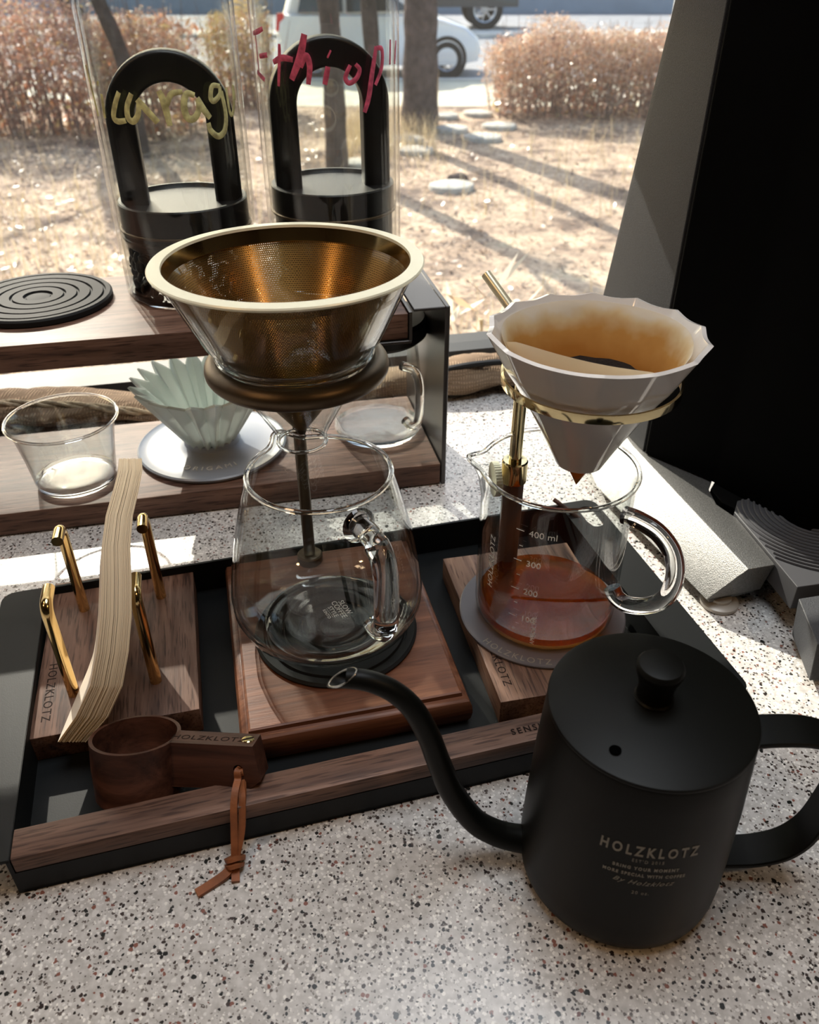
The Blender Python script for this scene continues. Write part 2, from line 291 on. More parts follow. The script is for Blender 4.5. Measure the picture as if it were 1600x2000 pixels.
# ---------------------------------------------------------------- helpers
def ob(name, me, m=None, parent=None, smooth=True, **props):
    if m is not None and not me.materials: me.materials.append(M[m] if isinstance(m, str) else m)
    o = bpy.data.objects.new(name, me); C.objects.link(o)
    if parent is not None: o.parent = parent
    if smooth and smooth is not True: pass
    for k, v in props.items(): o[k] = v
    return o
def finish(bm, name, smooth=True, ang=35):
    me = bpy.data.meshes.new(name); bm.normal_update(); bm.to_mesh(me); bm.free()
    if smooth:
        me.polygons.foreach_set('use_smooth', [True] * len(me.polygons))
        try: me.set_sharp_from_angle(angle=R(ang))
        except Exception: pass
    return me
def thing(name, label, cat, loc=(0, 0, 0), rz=0., group=None, rot=None):
    o = bpy.data.objects.new(name, None); C.objects.link(o); o.location = loc
    o.rotation_euler = rot if rot else (0, 0, rz); o.empty_display_size = .02
    o['label'] = label; o['category'] = cat
    if group: o['group'] = group
    return o
def tag(o, label, cat, group=None):
    o['label'] = label; o['category'] = cat
    if group: o['group'] = group
    return o
def box(x0, x1, y0, y1, z0, z1, bev=0., seg=2, bm=None, name='box', rm=None):
    own = bm is None; bm = bm or bmesh.new()
    g = bmesh.ops.create_cube(bm, size=1.)
    bmesh.ops.scale(bm, vec=(x1 - x0, y1 - y0, z1 - z0), verts=g['verts'])
    bmesh.ops.translate(bm, vec=((x0 + x1) / 2, (y0 + y1) / 2, (z0 + z1) / 2), verts=g['verts'])
    if bev:
        ed = list({e for v in g['verts'] for e in v.link_edges})
        bmesh.ops.bevel(bm, geom=ed, offset=bev, segments=seg, affect='EDGES', profile=.6)
    return finish(bm, name) if own else bm
def lathe(prof, seg=64, close=False, uv=False, fx=None, caps=False, bm=None, name='turned'):
    """prof [(r, z)] turned about z; fx(angle, r, z, i) -> (x, y, z) may reshape; close joins last ring to first"""
    own = bm is None; bm = bm or bmesh.new(); rings = []
    for i, (r, z) in enumerate(prof):
        if r < 1e-6: rings.append([bm.verts.new((0, 0, z) if fx is None else fx(0, 0, z, i))]); continue
        rings.append([bm.verts.new((r * math.cos(a), r * math.sin(a), z) if fx is None else fx(a, r, z, i)) for a in (2 * PI * k / seg for k in range(seg))])
    prs = list(zip(range(len(rings)), range(1, len(rings)))) + ([(len(rings) - 1, 0)] if close else [])
    ul = bm.loops.layers.uv.new('UVMap') if uv else None
    n = len(prof) - 1
    for i, j in prs:
        a, b_ = rings[i], rings[j]
        for k in range(seg):
            k2 = (k + 1) % seg
            if len(a) == 1 and len(b_) == 1: continue
            if len(a) == 1: f = (a[0], b_[k2], b_[k])
            elif len(b_) == 1: f = (a[k], a[k2], b_[0])
            else: f = (a[k], a[k2], b_[k2], b_[k])
            try: fc = bm.faces.new(f)
            except ValueError: continue
            if uv and len(f) == 4:
                for lp, q in zip(fc.loops, ((k, i), (k + 1, i), (k + 1, j), (k, j))): lp[ul].uv = (q[0] / seg, prof[q[1]][1] / .11)
    if caps:
        for rg in (rings[0], rings[-1]):
            if len(rg) > 2:
                try: bm.faces.new(rg)
                except ValueError: pass
    if own:
        bmesh.ops.recalc_face_normals(bm, faces=bm.faces); return finish(bm, name)
    return bm
def smoothpath(pts, n=8):
    """Catmull-Rom through pts"""
    P = [Vector(p) for p in pts]; P = [2 * P[0] - P[1]] + P + [2 * P[-1] - P[-2]]; out = []
    for i in range(1, len(P) - 2):
        a, b_, c, d = P[i - 1:i + 3]
        for k in range(n):
            t = k / n
            out.append(.5 * ((2 * b_) + (c - a) * t + (2 * a - 5 * b_ + 4 * c - d) * t * t + (3 * b_ - a - 3 * c + d) * t ** 3))
    out.append(P[-2]); return out
def sweep(path, rad, seg=12, closed=False, section=None, up=None, caps=True, bm=None, name='swept', flip=False):
    """sweep a circle (radius or list of radii) or a section [(u, v)] along path; up fixes the v direction"""
    own = bm is None; bm = bm or bmesh.new(); P = [Vector(p) for p in path]; n = len(P)
    if closed: T = [(P[(i + 1) % n] - P[i - 1]).normalized() for i in range(n)]
    else: T = [(P[min(i + 1, n - 1)] - P[max(i - 1, 0)]).normalized() for i in range(n)]
    if up is None:
        u = Vector((0, 0, 1)) if abs(T[0].z) < .9 else Vector((1, 0, 0)); U = []
        for t in T: u = (u - t * u.dot(t)).normalized(); U.append(u.copy())
    else:
        U = [(Vector(up) - t * Vector(up).dot(t)).normalized() for t in T]
    rings = []
    for i in range(n):
        s = T[i].cross(U[i]); r = rad[i] if isinstance(rad, (list, tuple)) else rad
        sec = section if section else [(math.cos(2 * PI * k / seg), math.sin(2 * PI * k / seg)) for k in range(seg)]
        rings.append([bm.verts.new(P[i] + s * (a * r) + U[i] * (b_ * r)) for a, b_ in sec])
    m_ = len(rings[0])
    for i in range(n if closed else n - 1):
        a, b_ = rings[i], rings[(i + 1) % n]
        for k in range(m_): bm.faces.new((a[k], a[(k + 1) % m_], b_[(k + 1) % m_], b_[k]))
    if caps and not closed: bm.faces.new(rings[0][::-1]); bm.faces.new(rings[-1])
    if own:
        bmesh.ops.recalc_face_normals(bm, faces=bm.faces); return finish(bm, name)
    return bm
def ring_path(r, z, n=64, c=(0, 0)): return [(c[0] + r * math.cos(2 * PI * k / n), c[1] + r * math.sin(2 * PI * k / n), z) for k in range(n)]
def torus(r, z, t, n=72, seg=10, name='ring'): return sweep(ring_path(r, z, n), t, seg, closed=True, up=(0, 0, 1), name=name)
def prism(poly, z0, z1, bev=0., seg=2, hole=None, name='prism', axis='z'):
    bm = bmesh.new(); vs = [bm.verts.new((x, y, z0)) for x, y in poly]; f = bm.faces.new(vs)
    g = bmesh.ops.extrude_face_region(bm, geom=[f]); bmesh.ops.translate(bm, vec=(0, 0, z1 - z0), verts=[v for v in g['geom'] if isinstance(v, bmesh.types.BMVert)])
    bmesh.ops.recalc_face_normals(bm, faces=bm.faces)
    if bev: bmesh.ops.bevel(bm, geom=list(bm.edges), offset=bev, segments=seg, affect='EDGES', profile=.6)
    if axis == 'y': bmesh.ops.rotate(bm, matrix=Matrix.Rotation(R(90), 3, 'X'), verts=bm.verts)
    return finish(bm, name)
_fonts = {}
def textmesh(s, size, depth=.0002, align='CENTER', shear=0., spacing=1., bold=0., fn=None, res=3):
    cu = bpy.data.curves.new('lettering', 'FONT'); cu.body = s; cu.size = size; cu.extrude = depth / 2; cu.align_x = align
    cu.align_y = 'CENTER'; cu.shear = shear; cu.space_character = spacing; cu.offset = bold; cu.resolution_u = res
    o = bpy.data.objects.new('lettering_source', cu); C.objects.link(o)
    dg = bpy.context.evaluated_depsgraph_get(); me = bpy.data.meshes.new_from_object(o.evaluated_get(dg)); bpy.data.objects.remove(o); bpy.data.curves.remove(cu)
    if fn:
        for v in me.vertices: v.co = fn(v.co.x, v.co.y, v.co.z)
    me.materials.clear()
    return me
def wrap(R0, z0, a0, arch=0.):
    """lettering laid on an upright cylinder, centred at angle a0"""
    def f(x, y, z):
        a = a0 + x / R0(z0) if callable(R0) else a0 + x / R0
        zz = z0 + y - arch * x * x
        r = (R0(zz) if callable(R0) else R0) + .0002 + z
        return Vector((r * math.cos(a), r * math.sin(a), zz))
    return f
def quads_mesh(items, name):
    """items: (centre, u, v) -> one small folded leaf of two triangles each"""
    vs, fs = [], []
    for c, u, v in items:
        k = len(vs); vs += [c - u, c - v * .5, c + u, c + v * .5]; fs += [(k, k + 1, k + 2), (k, k + 2, k + 3)]
    me = bpy.data.meshes.new(name); me.from_pydata([tuple(v) for v in vs], [], fs); return me
def rv(r=None):
    r = r or rnd
    while 1:
        v = Vector((r.uniform(-1, 1), r.uniform(-1, 1), r.uniform(-1, 1)))
        if .05 < v.length < 1: return v.normalized()

# ---------------------------------------------------------------- the setting: room, window, ground outside
WR = R(13)
def st(name, me, m, loc=(0, 0, 0), rz=0.):
    o = ob(name, me, m); o.location = loc; o.rotation_euler = (0, 0, rz); o['kind'] = 'structure'; return o
GZ = -1.45
WY = .885
o = ob('countertop', prism([(-1.9, -.30), (1.9, -.30), (1.9, WY + .41), (-1.9, WY - .46)], -.03, 0, .002, name='countertop'), 'terrazzo')
tag(o, 'polished speckled stone-look countertop under everything by the window', 'countertop')
W0 = (0, WY, 0)
st('wall_front', box(-2.6, 2.6, 0, .12, GZ, -.03, name='wall_front'), 'wall', W0, WR)
SUN_CUT_Z = .41  # lower edge of the added blind, set where sunlight on the counter stops
wb = bmesh.new(); box(-2.6, 2.6, 0, .12, 1.15, 1.78, bm=wb); box(-2.6, -1.75, 0, .12, -.03, 1.15, bm=wb); box(1.6, 2.6, 0, .12, -.03, 1.15, bm=wb)
st('wall_back', finish(wb, 'wall_back', False), 'dark_wall', W0, WR)
st('wall_left', box(-2.6, -2.5, -3.2, 2.2, -.95, 1.78, name='wall_left'), 'wall')
st('wall_right', box(2.4, 2.5, -3.2, 2.2, -.95, 1.78, name='wall_right'), 'dark_wall')
st('wall_rear', box(-2.6, 2.5, -3.3, -3.2, -.95, 1.78, name='wall_rear'), 'wall')
st('floor', box(-2.6, 2.5, -3.3, 1.9, -1.0, -.95, name='floor'), 'floor')
st('ceiling', prism([(-2.6, -3.3), (2.5, -3.3), (2.5, WY + .62), (-2.6, WY - .52)], 1.78, 1.85, name='ceiling'), 'dark_wall')
wf = thing('window_1', 'large fixed window', 'window', W0, WR)
for k in ('label', 'category'): del wf[k]
wf['kind'] = 'structure'
fb = bmesh.new(); box(-1.75, 1.6, .0, .05, 0, .012, bm=fb); box(-1.75, 1.6, 0, .05, 1.11, 1.15, bm=fb); box(-1.75, -1.71, 0, .05, .012, 1.11, bm=fb); box(1.56, 1.6, 0, .05, .012, 1.11, bm=fb)
ob('window_frame', finish(fb, 'window_frame', False), 'frame_black', wf)
ob('pane', box(-1.71, 1.56, .024, .025, .012, 1.11, name='pane'), 'window_glass', wf)
bl = thing('added_sun_blind', 'unseen translucent blind added over the window to cut and soften the sun', 'blind', (0, WY - .012, 0), WR)  # added out of view: blocks direct sun and passes it on as soft fill
ob('blind_fabric', box(-1.74, 1.59, 0, .0004, SUN_CUT_Z, 1.13, name='blind_fabric'), 'blind', bl)
ob('bottom_bar', box(-1.74, 1.59, -.006, .006, SUN_CUT_Z - .02, SUN_CUT_Z, .003, name='bottom_bar'), 'frame_black', bl)
ob('roller', sweep([(-1.74, 0, 1.125), (1.59, 0, 1.125)], .02, 12, name='roller'), 'frame_black', bl)
# ground strips
def slab(name, x0, x1, y0, y1, z1, m, t=.25): return st(name, box(x0, x1, y0, y1, z1 - t, z1, name=name), m)
slab('ground_garden', -30, 30, .6, 12.9, GZ, 'dirt')
slab('ground_pavement', -30, 30, 12.9, 15.6, GZ + .004, 'paving')
slab('trim_kerb', -30, 30, 15.6, 15.8, GZ + .03, 'concrete')
slab('ground_road', -60, 60, 15.8, 24.2, GZ - .03, 'asphalt')
slab('ground_far_pavement', -60, 60, 24.2, 25.6, GZ + .05, 'concrete')
slab('ground_far_road', -80, 80, 25.6, 60, GZ - .02, 'asphalt')
slab('trim_far_wall', -80, 80, 34, 34.4, GZ + .9, 'blue_grey', 1.)

# ---------------------------------------------------------------- shelf rack at the window
SR = R(12.5)
sh = thing('shelf_rack', 'two-tier rack of walnut boards between black metal ends, behind the tray', 'shelf', (.0325, .627, 0), SR)
for (xa, xb, k) in ((-.004, 0, 1), (-.62, -.616, -1)):
    b = bmesh.new(); box(xa, xb, 0, .145, 0, .167, .0006, 1, bm=b)
    if k > 0:
        box(-.030, -.004, 0, .145, .1645, .167, .0005, 1, bm=b); box(-.062, -.031, .0, .145, .1385, .1410, .0005, 1, bm=b); box(-.0335, -.0310, .0, .145, .141, .1645, 0, bm=b)
    else: box(-.616, -.590, 0, .145, .1645, .167, .0005, 1, bm=b); box(-.616, -.586, .0, .145, .1385, .141, .0005, 1, bm=b)
    ob('metal_end', finish(b, 'metal_end'), 'rack_metal', sh)
ob('upper_board', box(-.5885, -.0340, .0015, .145, .142, .163, .0012, name='upper_board'), 'walnut_x', sh)
ob('lower_board', box(-.615, -.005, .0, .138, .0015, .022, .0012, name='lower_board'), 'walnut_x', sh)
ZS = .163
# grooved rubber mat on the shelf and the round mat under the server share one profile
def groove_mat(name, r, n, h, label, loc, rz=0):
    pr = [(0, h - .0012)]
    for k in range(1, n + 1):
        q = r * k / (n + .6); pr += [(q - .0012, h - .0012 if k == 1 else h), (q - .0006, h - .0018), (q + .0006, h - .0018), (q + .0012, h)]
    pr = [(0, h)] + pr[1:]
    pr += [(r - .0015, h), (r, h - .0015), (r, .001), (r - .001, 0), (0, 0)]
    t = thing(name, label, 'mat', loc, rz)
    ob('rubber_disc', lathe(pr, 96, name='rubber_disc'), 'rubber', t); return t
groove_mat('round_mat', .0577, 5, .006, 'round black rubber mat with ring grooves on the upper shelf', (-.301, .646, ZS))

# glass storage tubes with plungers
def tube(x, y, label, za, group):
    t = thing('storage_tube', label, 'tube', (x, y, ZS), 0, group)
    Ro, Ri, H = .0556, .0524, .345
    ob('glass_wall', lathe([(Ro - .003, .0005), (Ro, .004), (Ro, H - .001), (Ro - .0012, H), (Ri, H - .001), (Ri, .007)], 96, name='glass_wall'), 'tube_glass', t)
    ob('glass_base', lathe([(0, .0), (Ro - .004, 0), (Ro - .0025, .002), (Ro - .0035, .0055), (0, .005)], 64, name='glass_base'), 'glass_solid', t)
    return t
def plunger(x, y, zt, ztop, label, rz, low):
    t = thing('jar_plunger', label, 'plunger', (x, y, 0), rz, 'plungers with arched handles inside the tubes')
    ob('plunger_disc', lathe([(0, zt - .003), (.0445, zt - .003), (.0462, zt - .001), (.0468, zt), (.0495, zt), (.0505, zt - .001), (.0505, zt - .019), (.049, zt - .021), (.049, low), (.047, low - .002), (0, low - .002)], 80, name='plunger_disc'), 'plunger_black', t)
    ob('seal_ring', torus(.0512, zt - .0205, .0012, name='seal_ring'), 'bronze', t)
    ob('lower_ring', torus(.0500, low + .006, .0016, name='lower_ring'), 'black_smooth', t)
    rm = .0362; zc = ztop - .0105 - rm
    path = [(-rm, 0, zt - .004), (-rm, 0, (zt + zc) / 2)] + [(rm * math.cos(a), 0, zc + rm * math.sin(a)) for a in (PI - PI * k / 28 for k in range(29))] + [(rm, 0, (zt + zc) / 2), (rm, 0, zt - .004)]
    sec = []
    for cx, cy, a0 in ((.0075, .0075, 0), (-.0075, .0075, 90), (-.0075, -.0075, 180), (.0075, -.0075, 270)):
        for k in range(5): a = R(a0 + k * 22.5); sec.append((cx + .003 * math.cos(a), cy + .003 * math.sin(a)))
    bm = bmesh.new(); P = [Vector(p) for p in path]; rings = []
    for i, p in enumerate(P):
        tg = (P[min(i + 1, len(P) - 1)] - P[max(0, i - 1)]).normalized(); nrm = Vector((tg.z, 0, -tg.x))
        rings.append([bm.verts.new(p + nrm * a + Vector((0, b_, 0))) for a, b_ in sec])
    for a, b_ in zip(rings, rings[1:]):
        for k in range(len(sec)): bm.faces.new((a[k], a[(k + 1) % len(sec)], b_[(k + 1) % len(sec)], b_[k]))
    bmesh.ops.recalc_face_normals(bm, faces=bm.faces)
    ob('arched_handle', finish(bm, 'arched_handle'), 'plunger_black', t)
    return t
T1 = (-.181, .681); T2 = (-.0635, .712)
t1 = tube(*T1, 'clear glass storage tube lettered in yellow-green marker, beside the round mat', ZS, 'storage tubes')
t2 = tube(*T2, 'clear glass storage tube lettered in pink marker, nearer the rack end', ZS, 'storage tubes')
plunger(*T1, .2375, .3405, 'black plunger with arched handle inside the yellow-lettered tube', SR, .205)
plunger(*T2, .2425, .3470, 'black plunger with arched handle inside the pink-lettered tube', SR, .172)
# handwriting: strokes as (across, up) in millimetres from the tube's axis and a reference height
def writing(parent, strokes, cpx, cpy, z0, a0, kx, kz, m, wd):
    Rt = .0560; bm = bmesh.new()
    for st_, wk in strokes:
        pts = []
        for x, y in st_:
            d = max(-.98, min(.98, (x - cpx) * kx / Rt)); pts.append((math.asin(d) * Rt, z0 - (y - cpy) * kz))
        P3 = smoothpath([(u, v, 0) for u, v in pts], 6) if len(pts) > 2 else [Vector((*pts[0], 0)), (Vector((*pts[0], 0)) + Vector((*pts[1], 0))) / 2, Vector((*pts[1], 0))]
        n = len(P3); vs = []
        for i, p in enumerate(P3):
            tg = (P3[min(i + 1, n - 1)] - P3[max(0, i - 1)]).normalized(); nm = Vector((-tg.y, tg.x, 0)); ww = wd * wk * (.75 + .25 * math.sin(PI * (i + .5) / n))
            row = []
            for s in (-1, -.5, 0, .5, 1):
                q = p + nm * (s * ww); a = a0 + q.x / Rt; r = Rt + .0003 * (1 - s * s) ** .5 + .0001
                row.append(bm.verts.new((r * math.cos(a), r * math.sin(a), q.y)))
            vs.append(row)
        for a, b_ in zip(vs, vs[1:]):
            for k in range(4): bm.faces.new((a[k], a[k + 1], b_[k + 1], b_[k]))
    ob('lettering', finish(bm, 'lettering'), m, parent)
q = .375
nic = [([(182, 127), (188, 225)], .7), ([(199, 157), (202, 160)], .8), ([(203, 178), (201, 226)], .7),
       ([(238, 171), (226, 197), (219, 221), (226, 229), (242, 226)], 1.), ([(261, 173), (249, 198), (247, 220), (256, 227), (267, 213), (272, 191)], 1.), ([(270, 184), (302, 229)], 1.1),
       ([(313, 168), (319, 190), (324, 236)], 1.1), ([(324, 196), (335, 175), (357, 171)], .9),
       ([(379, 180), (364, 176), (356, 198), (359, 221), (371, 225), (383, 210), (385, 187)], 1.1), ([(383, 185), (392, 207), (404, 227)], 1.1),
       ([(431, 168), (416, 166), (410, 187), (416, 195), (429, 184), (431, 168)], .9), ([(433, 178), (437, 224), (431, 256), (416, 266), (402, 252), (399, 236)], 1.),
       ([(444, 173), (446, 220), (451, 228), (457, 208), (459, 172), (461, 202)], .7)]
writing(t1, nic, 328, 200, .3095 - ZS, R(-75), .000356, .000325, 'marker_yellow', .0022)
def X2(pts): return [(500 + x * .3125, y * .3125) for x, y in pts]
eth = [(X2([(22, 180), (24, 440)]), .3), (X2([(8, 195), (40, 180), (75, 160)]), 1.), (X2([(38, 325), (90, 310)]), 1.), (X2([(12, 425), (60, 465)]), 1.),
       (X2([(170, 240), (165, 310), (145, 490)]), .8), (X2([(125, 350), (180, 320), (247, 328)]), 1.2), (X2([(325, 180), (290, 310), (230, 445)]), 1.5),
       (X2([(290, 370), (325, 300), (345, 360), (330, 470)]), 1.2), (X2([(460, 290), (470, 296)]), 1.6), (X2([(455, 365), (430, 470)]), 1.1),
       (X2([(590, 360), (558, 430), (580, 465), (625, 440), (647, 390), (622, 355)]), 1.), (X2([(755, 262), (725, 420), (700, 560), (670, 650)]), 1.2),
       (X2([(755, 270), (792, 285), (788, 390), (745, 490)]), 1.), (X2([(850, 232), (845, 380)]), .7), (X2([(890, 245), (880, 385)]), .7)]
writing(t2, eth, 641, 118, .330 - ZS, R(-84.5), .000375, .000345, 'marker_pink', .0018)
# coffee beans in the first tube: every bean a thing
def bean_mesh():
    bm = bmesh.new(); bmesh.ops.create_uvsphere(bm, u_segments=12, v_segments=8, radius=1)
    for v in bm.verts:
        x, y, z = v.co; z = z * .62 if z > 0 else z * .42
        if z > .05: z -= .32 * math.exp(-(y / .14) ** 2) * (1 - abs(x) ** 3)
        v.co = (x * .0058, y * .0042, z * .0042)
    return finish(bm, 'coffee_bean', ang=80)
bean = ob('coffee_bean', bean_mesh(), 'bean')
tag(bean, 'roasted dark coffee bean in the yellow-lettered storage tube', 'coffee bean', 'coffee beans in the glass tube')
first = True
for lay in range(4):
    nb = 24
    for k in range(nb):
        a = 2 * PI * (k + .5 * (lay % 2)) / nb + rnd.uniform(-.04, .04); rr = .0462 if True else 0
        o = bean if first else bean.copy()
        if not first: C.objects.link(o)
        first = False
        o.location = (T1[0] + rr * math.cos(a), T1[1] + rr * math.sin(a), ZS + .0115 + lay * .0080 + rnd.uniform(-.001, .001))
        o.rotation_euler = (rnd.uniform(0, 6), rnd.uniform(0, 6), rnd.uniform(0, 6))
for k in range(46):
    o = bean.copy(); C.objects.link(o); a = k * 2.4; rr = .0375 * math.sqrt(k / 46)
    o.location = (T1[0] + rr * math.cos(a), T1[1] + rr * math.sin(a), ZS + .0355 + rnd.uniform(-.001, .001)); o.rotation_euler = (rnd.uniform(0, 6), rnd.uniform(0, 6), rnd.uniform(0, 6))

# ---- lower shelf: glass cup, pleated dripper on its disc, lidded jug
ZL = .022
cp = thing('glass_cup', 'small clear tapered glass cup standing empty on the lower shelf beside the mint dripper', 'cup', (-.287, .600, ZL))
ob('cup_wall', lathe([(.0315, .003), (.0335, .006), (.0365, .03), (.0405, .052), (.0445, .0595), (.0432, .0597), (.039, .052), (.0352, .03), (.0322, .008)], 72, name='cup_wall'), 'glass_thin', cp)
ob('cup_rim', torus(.0442, .0598, .0013, name='cup_rim'), 'glass_solid', cp)
ob('cup_base', lathe([(0, .0015), (.006, .0012), (.012, .002), (.018, .001), (.026, .0018), (.030, 0), (.0325, .002), (.0330, .006), (.029, .0078), (.022, .0065), (.015, .0078), (.008, .0062), (0, .0075)], 72, name='cup_base'), 'glass_solid', cp)
od = thing('dripper_holder_disc', 'milky translucent holder disc with a raised ring under the mint dripper', 'holder', (-.181, .657, ZL), R(10))
ob('disc_plate', lathe([(0, 0), (.063, 0), (.066, .0015), (.067, .004), (.0655, .0052), (.0635, .0042), (.058, .0036), (.030, .0045), (.0255, .0075), (.0245, .0120), (.0228, .0125), (.0215, .0090), (.0205, .0045), (0, .004)], 96, name='disc_plate'), 'acrylic', od)
def arc_text(rad, a_mid, z, outward=True):
    def f(x, y, zz):
        a = a_mid + x / rad; r = rad - y
        return Vector((r * math.cos(a), r * math.sin(a), z + zz))
    return f
ob('embossed_lettering', textmesh('ORIGAMI', .0085, .0005, spacing=1.5, fn=arc_text(.047, R(-92), .0044)), 'ink_white', od)
dr = thing('pleated_dripper', 'mint green ceramic dripper with deep pleats and a zigzag rim on the lower shelf', 'dripper', (-.181, .654, ZL + .0046), R(4))
NP = 20
def pleat(a, r, z, i):
    k = min(1, max(0, (z) / .0625)); amp = .0014 + .0050 * k
    ph = (a * NP / (2 * PI)) % 1; tri = abs(ph - .5) * 4 - 1
    rr = r + amp * tri
    return (rr * math.cos(a), rr * math.sin(a), z + (.0042 * tri * k ** 6))
prof = [(.0180, 0), (.0195, .004), (.0260, .015), (.0342, .029), (.0430, .0440), (.0560, .0630)]
prin = [(r - .0021, z + .0012) for r, z in prof]
dm = lathe(prof + prin[::-1], NP * 8, close=True, fx=pleat, name='pleated_cone'); 
ob('pleated_cone', dm, 'mint', dr)
jg = thing('lidded_jug', 'clear glass jug with handle and dark wooden lid under the upper shelf', 'jug', (-.030, .690, ZL))
ob('jug_wall', lathe([(.036, .002), (.041, .008), (.0420, .020), (.0400, .060), (.0365, .094), (.0350, .094), (.0388, .060), (.0405, .020), (.035, .006)], 72, name='jug_wall'), 'glass_thin', jg)
ob('jug_base', lathe([(0, .001), (.03, 0), (.038, .001), (.0412, .006), (.036, .0068), (.025, .0055), (.015, .0068), (0, .006)], 72, name='jug_base'), 'glass_solid', jg)
dv = Vector((math.cos(R(-50)), math.sin(R(-50)), 0))
ob('jug_handle', sweep(smoothpath([dv * .0372 + Vector((0, 0, .078)), dv * .052 + Vector((0, 0, .079)), dv * .060 + Vector((0, 0, .068)), dv * .059 + Vector((0, 0, .035)), dv * .050 + Vector((0, 0, .024)), dv * .0402 + Vector((0, 0, .026))]), .0042, 14, name='jug_handle'), 'glass_solid', jg)
ob('wooden_lid', lathe([(0, .094), (.041, .094), (.0455, .098), (.0460, .110), (.0430, .1135), (0, .1140)], 64, name='wooden_lid'), 'black_smooth', jg, label='dark rounded lid')

# ---- burlap sack with a jute rope along the window
bs = thing('burlap_sack', 'flattened brown burlap sack lying along the foot of the window behind the rack', 'sack', (0, 0, 0))
path = [(-.62, .70, .014), (-.48, .728, .016), (-.40, .745, .015), (-.31, .765, .009), (-.20, .785, .007), (-.05, .812, .010), (.06, .832, .015), (.13, .846, .013), (.19, .856, .008)]
bm = bmesh.new(); P = smoothpath(path, 8); rings = []
for i, p in enumerate(P):
    hgt = p.z; wd = .034 + .006 * math.sin(i * .7); row = []
    for k in range(20):
        a = 2 * PI * k / 20; s = Vector((0, 1, 0)); rr = 1 + .16 * math.sin(3 * a + i * .33) + .07 * math.sin(7 * a + i * 1.3)
        z = hgt * (1 + math.sin(a) * rr) if math.sin(a) > 0 else hgt * (1 + math.sin(a) * .98)
        row.append(bm.verts.new((p.x, p.y + wd * math.cos(a) * rr * (.9 if math.cos(a) > 0 else 1), max(.0006, z))))
    rings.append(row)
for a, b_ in zip(rings, rings[1:]):
    for k in range(20): bm.faces.new((a[k], a[(k + 1) % 20], b_[(k + 1) % 20], b_[k]))
bm.faces.new(rings[0][::-1]); bm.faces.new(rings[-1]); bmesh.ops.recalc_face_normals(bm, faces=bm.faces)
ob('sack_body', finish(bm, 'sack_body', ang=80), 'burlap', bs)
ob('hem', sweep(smoothpath([(.02, .806, .026), (.07, .818, .031), (.12, .830, .028), (.18, .838, .016)]), .0035, 8, name='hem'), 'frame_black', bs, label='dark hem tape')
rp_ = thing('jute_rope', 'frayed pale jute rope draped along the front of the burlap sack', 'rope', (0, 0, 0))
rpth = smoothpath([(-.55, .690, .024), (-.46, .712, .034), (-.40, .726, .031), (-.33, .742, .020), (-.26, .748, .009), (-.18, .762, .006), (-.08, .782, .006)], 10)
for k in range(3):
    pts = []
    for i, p in enumerate(rpth):
        a = i * .55 + k * 2 * PI / 3; pts.append(p + Vector((0, .0022 * math.cos(a), .0022 * math.sin(a))))
    ob('strand', sweep(pts, .0021, 8, name='strand'), 'jute', rp_)
fz = []
for i in range(420):
    p = rpth[rnd.randrange(len(rpth))] + rv() * .003; d = rv() * rnd.uniform(.003, .009); fz.append((p, p + d))
bm = bmesh.new()
for a, b_ in fz: sweep([a, (a + b_) / 2 + rv() * .001, b_], .00016, 3, bm=bm, caps=False)
ob('loose_fibres', finish(bm, 'loose_fibres'), 'jute', rp_, kind='stuff')

# ---------------------------------------------------------------- the brewing tray
TR = R(15.5)
tr_ = thing('brewing_tray', 'black metal tray with side wings and a walnut front rail under the brewing gear', 'tray', (-.198, .236, 0), TR)
b = bmesh.new(); LX, LY = .392, .219
box(0, LX, .0, LY, .0008, .003, bm=b); box(-.002, 0, 0, LY, .0008, .0285, bm=b); box(LX, LX + .002, 0, LY, .0008, .0285, bm=b); box(0, LX, LY - .002, LY, .0008, .0285, bm=b); box(0, LX, 0, .002, .0008, .0175, bm=b)
ob('tray_pan', finish(b, 'tray_pan', False), 'black_metal', tr_)
def rounded(x0, x1, y0, y1, corners, r=.009):
    out = []
    for (cx, cy, a0, on) in ((x1, y0, -90, corners[0]), (x1, y1, 0, corners[1]), (x0, y1, 90, corners[2]), (x0, y0, 180, corners[3])):
        if not on: out.append((cx, cy)); continue
        sx_ = -1 if cx == x1 else 1; sy_ = 1 if cy == y0 else -1
        for k in range(6): a = R(a0 + 18 * k); out.append((cx + sx_ * r + r * math.cos(a), cy + sy_ * r + r * math.sin(a)))
    return out
ob('side_wing', prism(rounded(-.029, 0, 0, LY, (0, 0, 1, 1)), .0265, .0287, .0004, 1, name='side_wing'), 'black_metal', tr_)
# the other wing has a slot near its far end
b = bmesh.new()
wing = rounded(LX, LX + .030, 0, LY, (1, 1, 0, 0)); hole = [(LX + .0175 + (.0062) * math.cos(a) + 0, .196 + (.0062 + .0) * math.sin(a) + (.008 if math.sin(a) > 0 else -.008)) for a in (2 * PI * (k + .5) / 16 for k in range(16))]
vo = [b.verts.new((x, y, .0287)) for x, y in wing]; vh = [b.verts.new((x, y, .0287)) for x, y in hole]
eo = [b.edges.new((vo[i], vo[(i + 1) % len(vo)])) for i in range(len(vo))]; eh = [b.edges.new((vh[i], vh[(i + 1) % len(vh)])) for i in range(len(vh))]
bmesh.ops.triangle_fill(b, use_beauty=True, edges=eo + eh)
g = bmesh.ops.extrude_face_region(b, geom=list(b.faces)); bmesh.ops.translate(b, vec=(0, 0, -.0022), verts=[v for v in g['geom'] if isinstance(v, bmesh.types.BMVert)]); bmesh.ops.recalc_face_normals(b, faces=b.faces)
ob('side_wing', finish(b, 'side_wing', False), 'black_metal', tr_)
